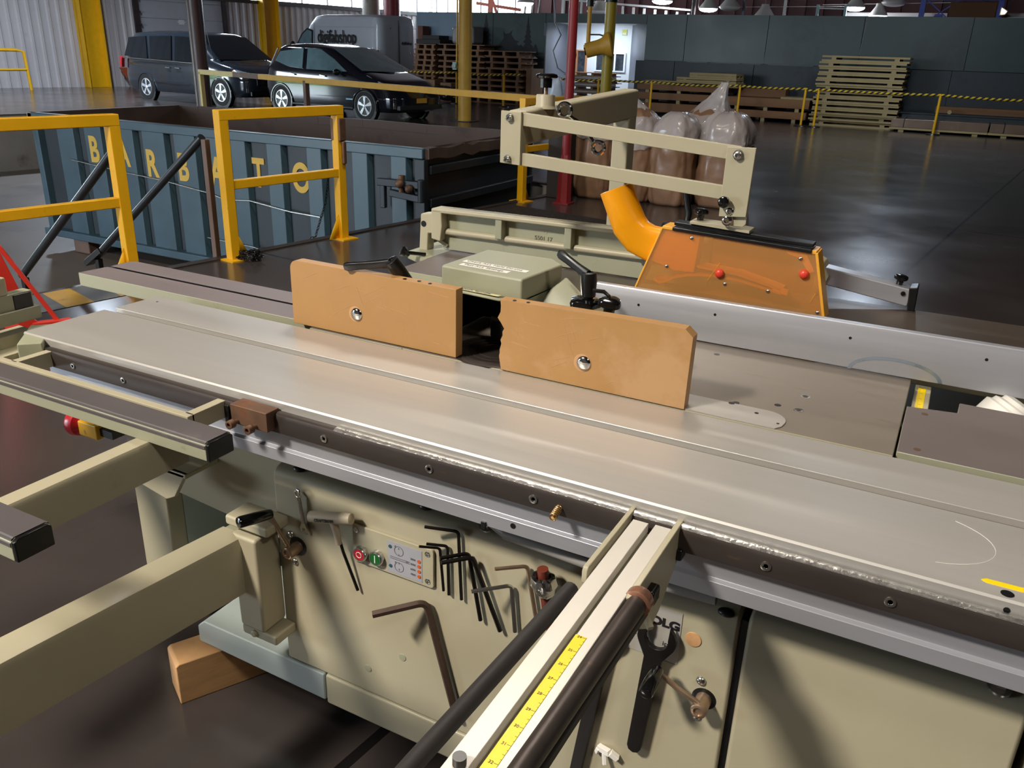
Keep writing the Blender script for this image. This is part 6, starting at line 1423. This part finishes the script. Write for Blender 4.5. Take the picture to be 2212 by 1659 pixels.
def stanchion(label, x, y=22.6):
    r = thing('stanchion', label, 'stanchion', (x, y, 0), 0, 'yellow stanchions'); m = MB(); m.cyl((x, y, .02), (x, y, .90), .03, n=14); build(m, 'post', YELLOW, r)
    m = MB(); m.lathe((x, y, 0), (0, 0, 1), [(0, .17), (.02, .16), (.03, .05)], 24); build(m, 'base', BLACK, r)
posts = [(-9.3, 'yellow stanchion in front of the white room\'s right panel'), (-7.77, 'yellow stanchion before the left end of the left timber pile'), (-5.41, 'yellow stanchion between the two brown timber piles'), (-3.79, 'yellow stanchion at the left foot of the tall pallet stack'), (-3.48, 'yellow stanchion close against the tall pallet stack\'s left corner'), (-.775, 'yellow stanchion in front of the film-wrapped flat packs'), (2.0, 'yellow stanchion beyond the right frame edge')]
for x, lb in posts[:6]: stanchion(lb, x)
stanchion('yellow stanchion before the brown pallet stacks, right beside the yellow column', -13.87); stanchion('yellow stanchion in front of the brown pallets stack\'s right half', -12.26); stanchion('dark yellow stanchion in front of the white room', -10.6)
def rope(label, a, b, z=.88, sag=.03):
    m = MB(); m.tube([(a+(b-a)*i/12, 22.6, z-sag*4*(i/12)*(1-i/12)) for i in range(13)], .030, 8)
    build(m, 'striped_rope', ROPE, label=label, cat='rope', group='striped ropes')
xs = [p[0] for p in posts]
nm = ['striped yellow and black rope right of the white room', 'striped yellow and black rope over the left timber pile', 'striped yellow and black rope over the right timber pile', 'short striped rope at the tall pallets\' left corner', 'striped yellow and black rope across the tall pallet stack', 'striped yellow and black rope over the flat packs to the frame edge']
for i in range(6): rope(nm[i], xs[i], xs[i+1], sag=.02+.02*(i % 2))
rope('striped rope between the van\'s rear and the yellow column', -16.2, -13.87, sag=.03); rope('striped rope across the brown pallet stacks', -13.87, -12.26, sag=.03); rope('dark striped rope in front of the white room', -10.6, -9.3, .86)
rope('striped rope between the brown pallets and the white room', -12.26, -11.7, .90, 0)
# brown pallet stacks on the left
def stack(what, x, y, n, L, D, h, seed, zstart=0):
    rnd = random.Random(seed); f = None; z = zstart
    for i in range(n):
        k = n-1-i; lab = 'brown pallet, %s of the stack %s' % ('topmost' if k == 0 else 'lowest' if i == 0 else ordinal(k)+' from the top', what)
        p = (x+rnd.uniform(-.04, .04), y+rnd.uniform(-.03, .03), z)
        if f is None: f = pallet('pallet', lab, 'pallet', p[0], p[1], p[2], L, D, h-.002, PALLET_B, 'brown pallets '+what, 3, .026, .045)
        else: dup(f, p, rnd.uniform(-.02, .02), lab)
        z += h
    return z
stack('next to the van\'s rear', -15.9, 24.35, 9, .80, .85, .16, 4, .22)
stack('behind the yellow column', -14.55, 24.4, 10, 1.7, .9, .168, 6)
stack('nearest the white room', -12.95, 24.3, 9, 1.35, .85, .17, 7)
m = MB(); m.box(-16.3, -15.4, 23.92, 24.8, 0, .215); build(m, 'box', PALLET_B, label='low brown box under the pallet stack next to the van', cat='box', bevel=.01)
m = MB(); m.box(-15.0, -14.2, 24.1, 24.8, 1.685, 2.2); build(m, 'wrapped_bundle', mat('grey_film_bundle', (150, 148, 150), .35, var=.2, vs=3, coat=.3), label='pale film-wrapped bundle on top of the brown pallets, left of the yellow column', cat='bundle', bevel=.10, seg=4)
m = MB(); m.box(-16.25, -15.35, 24.0, 24.75, 1.665, 1.80); m.box(-16.1, -15.45, 24.1, 24.7, 1.80, 1.92); build(m, 'black_tray', RUBBER, label='flat black trays on the pallet stack next to the van', cat='tray', bevel=.01)
m = MB(); m.box(-16.52, -16.33, 24.5, 24.9, 0, 2.2); build(m, 'carton_stack', mat('brown_carton', (110, 66, 50), .7), label='tall brown carton stack close behind the van\'s right rear edge', cat='carton', bevel=.01)
m = MB(); random.seed(6)
for i in range(10): m.sphere((-14.6+random.uniform(-.6, .6), 23.2, .2+random.uniform(-.05, .15)), .22, (1.4, .8, .8), 10, 6)
build(m, 'dark_sacks', mat('shiny_black_film', (18, 18, 20), .2, coat=.5), label='heap of shiny black film below the brown pallets, beside the yellow column', cat='film', kind='stuff')
for lab, x0, x1, z1 in (('brown carton on the floor behind the hatchback\'s nose', -15.9, -15.1, .62), ('brown carton on the floor left of the yellow column', -14.9+.0, -14.35-.15, .55)):
    m = MB(); m.box(x0, x1, 23.3, 23.8, 0, z1); build(m, 'carton', mat('tan_carton', (132, 100, 72), .7, var=.1) if x0 < -15 else bpy.data.materials['tan_carton'], label=lab, cat='carton', bevel=.008)
m = MB(); m.box(-12.2, -12.02, 23.9, 24.7, 0, 1.05); build(m, 'board', PALLET_B, label='upright brown board leaning beside the brown pallet stack near the white room', cat='board')
# pallets with white sacks in the white room
z = .0
for i in range(5):
    pallet('pallet', 'brown and white pallet load, %s of the stack in the white room' % ('lowest' if i == 0 else ['', 'second', 'third', 'fourth', 'topmost'][i]), 'pallet', -11.2+.05*(i % 2), 27.0, z, 1.45, .7, .12, PALLET_B, 'pallets in the white room', 3)
    z += .12
    if i < 4:
        m = MB(); m.box(-11.85, -10.6, 26.68, 27.3, z, z+.085); build(m, 'white_sack', WHITE, label='white sack load between pallets in the white room, layer %s from the floor' % ordinal(i), cat='sack', bevel=.03, seg=3, group='white sacks in the white room'); z += .09

# ------------------------------------------------------------------ seen above the partition
LAMPG = mat('lit_lamp_lens', (255, 255, 255), .4, emit=((236, 242, 255), 40))
BELL = mat('white_enamel_bell', (214, 208, 202), .4, var=.04)
def bell(label, x, y, z, r, lit):
    t = thing('pendant_lamp', label, 'lamp', (x, y, z), 0, 'pendant lamps')
    m = MB(); m.lathe((x, y, z), (0, 0, 1), [(0, r), (.02, r*1.02), (.14, r*.72), (.26, r*.42), (.34, r*.38)], 28); build(m, 'shade', BELL, t)
    m = MB(); m.cyl((x, y, z+.34), (x, y, 6.6), .012, n=8); build(m, 'rod', BLACK, t)
    m = MB(); m.lathe((x, y, z-.10), (0, 0, 1), [(0, r*.25), (.012, r*.55), (.04, r*.82), (.075, r*.95), (.10, r*.97)], 28); build(m, 'lens', LAMPG if lit else BELL, t)
bell('lit pendant lamp half cut by the top edge, left of the other lit lamps', -9.85, 29, 3.21, .34, True)
bell('lit pendant lamp hanging lowest above the left timber pile', -8.28, 29, 2.99, .30, True)
bell('lit pendant lamp above the tall pallet stack, left of a close pair', -3.80, 29, 3.05, .28, True)
bell('lit pendant lamp above the tall pallet stack, lower right of a close pair', -3.12, 29, 2.83, .26, True)
bell('lit pendant lamp over the dark wall shapes, left of the red pole', -14.94, 29, 3.14, .30, True)
bell('unlit white bell lamp cut by the top edge, above the left timber pile', -7.43, 28.4, 3.0, .32, False)
bell('unlit white bell lamp standing just above the partition, left of the tall pallets', -6.33, 28.4, 2.76, .30, False)
bell('unlit white bell lamp at the top edge, above the tall pallet stack', -2.75, 29, 3.18, .34, False)
bell('unlit white bell lamp behind the yellow motor housing', -11.95, 28.8, 2.86, .46, False)
m = MB(); random.seed(12)
def ln(a, b, w, h): m.beam(a, b, w, h)
ln((-13.6, 29.5, 3.28), (-9.0, 29.5, 2.97), .06, .06); ln((-13.6, 29.5, 2.80), (-9.0, 29.5, 2.72), .06, .06)
for i in range(12): x = -13.4+i*.39; m.box(x, x+.075, 29.47, 29.53, 2.66, 3.24-.031*i*1.05)
m.box(-13.7, -13.6, 29.4, 29.5, 0, 6.5); m.box(-8.95, -8.85, 29.4, 29.5, 0, 6.5)
build(m, 'stud_frame', WHITE, label='white stud frame with sloping top rail behind the partition, above the white room', cat='frame')
for x, mm, lb in ((-8.75, DARKTRIM, 'dark slim post above the partition, left of the low lit lamp'), (-7.12, GREYP, 'grey slim post above the partition between the unlit bell lamps'), (-5.85, BELL, 'pale slim post above the partition, left of the tall pallets')):
    m = MB(); m.box(x-.04, x+.04, 28.9, 28.98, 0, 6.5); build(m, 'slim_post', mm, label=lb, cat='post')
m = MB()
for a, b in (((-8.7, 3.05), (-4.0, 3.10)), ((-4.8, 3.14), (-.9, 3.22))): m.beam((a[0], 29.3, a[1]), (b[0], 29.3, b[1]), .015, .015)
m.beam((-8.7, 29.3, 3.05), (-8.7, 29.3, 6.5), .015, .015)
build(m, 'pipe', BELL, label='thin pale pipe running behind the lamps above the partition', cat='pipe')
m = MB(); m.box(-6.8, -1.3, 30.0, 30.6, 0, 2.80); m.box(-4.2, -1.3, 30.0, 30.6, 2.80, 2.97); build(m, 'white_ledge', BELL, label='pale ledge showing over the partition above the tall pallets', cat='ledge', bevel=.01)
m = MB(); m.box(.1, 4.5, 29.5, 30.3, 0, 2.86); m.cyl((.2, 29.8, 2.92), (4.5, 29.8, 2.95), .06); build(m, 'white_ledge', BELL, label='pale ledge at the right frame edge above the partition', cat='ledge', bevel=.01)
tr = thing('handrail', 'short pale handrail above the partition over the timber piles', 'handrail', (-4.45, 28.8, 0))
m = MB(); m.box(-4.88, -4.80, 28.76, 28.84, 0, 3.12); m.box(-4.08, -4.0, 28.76, 28.84, 0, 3.12); build(m, 'upright', mat('pale_teal_paint', (150, 186, 186), .5), tr)
m = MB(); m.beam((-4.84, 28.8, 3.02), (-4.04, 28.8, 3.0), .03, .04); build(m, 'bar', BELL, tr)
BLUE = mat('blue_rack_paint', (28, 62, 168), .4, var=.08)
rk = thing('rack', 'blue pallet rack upright with crossed braces at the top right', 'rack', (-1.0, 29.2, 0))
for x in (-1.96, .05):
    m = MB(); m.box(x-.07, x+.07, 29.1, 29.3, 0, 4.6); build(m, 'upright', BLUE, rk)
m = MB(); m.beam((-1.9, 29.2, 3.3), (-1.2, 29.2, 2.75), .03, .03); m.beam((-1.0, 29.2, 3.3), (-1.72, 29.2, 2.75), .03, .03); m.box(-1.60, -1.38, 29.18, 29.22, 2.78, 2.9); build(m, 'brace', BLUE, rk)
m = MB(); m.box(-2.0, .1, 29.05, 29.12, 2.66, 2.74); m.box(-1.9, .1, 29.05, 29.12, 3.26, 3.36); build(m, 'beam', BLUE, rk)
m = MB(); m.box(-1.24, -.04, 29.13, 29.9, 2.745, 3.22); build(m, 'carton', mat('brown_rack_carton', (104, 66, 34), .7, var=.1), label='large brown carton on the blue rack at the top right', cat='carton', bevel=.015)
m = MB(); m.box(-1.9, -1.3, 29.15, 29.6, 2.745, 2.83); build(m, 'dark_parts', BLACK, label='dark parts lying on the blue rack beside the brown carton', cat='parts', bevel=.02)
fl_ = thing('flood_lamp', 'square flood lamp beside the brown carton on the blue rack', 'lamp', (.14, 29.0, 2.9))
m = MB(); m.prism([(.05, 2.86), (.20, 2.88), (.26, 2.98), (.06, 3.10)], 'y', 28.9, 29.10); build(m, 'housing', BELL, fl_, bevel=.01)
m = MB(); m.prism([(.09, 2.895), (.18, 2.905), (.22, 2.97), (.09, 3.05)], 'y', 28.89, 28.9); build(m, 'lens', mat('warm_lit_lens', (255, 240, 210), .4, emit=((255, 232, 190), 5)), fl_)
# columns and pieces seen against the far windows
for x, mm, r, lb in ((-21.9, PITC, .34, 'pale round column in front of the far strip windows, over the van'), (-20.9, REDPOLE, .33, 'dark red round column in front of the far strip windows, over the van')):
    m = MB(); m.cyl((x, 29.2, 0), (x, 29.2, 6.6), r, n=24); build(m, 'round_column', mm, label=lb, cat='column')
m = MB(); m.beam((-19.3, 33, 3.35), (-17.2, 33, 3.10), .05, .12); m.box(-18.75, -18.55, 33, 33.1, 2.6, 3.6); m.beam((-18.6, 33, 3.6), (-18.2, 33, 2.7), .06, .10)
build(m, 'roof_brace', mat('orange_red_primer', (190, 96, 70), .5), label='orange-red steel brace seen against the far strip windows', cat='brace')
m = MB()
for x in (-16.55, -16.25, -15.95): m.beam((x, 32, 2.5), (x+.12, 32, 3.6), .08, .05)
build(m, 'ladder', WHITE, label='pale stacked ladders leaning behind the partition, right of the far windows', cat='ladder')
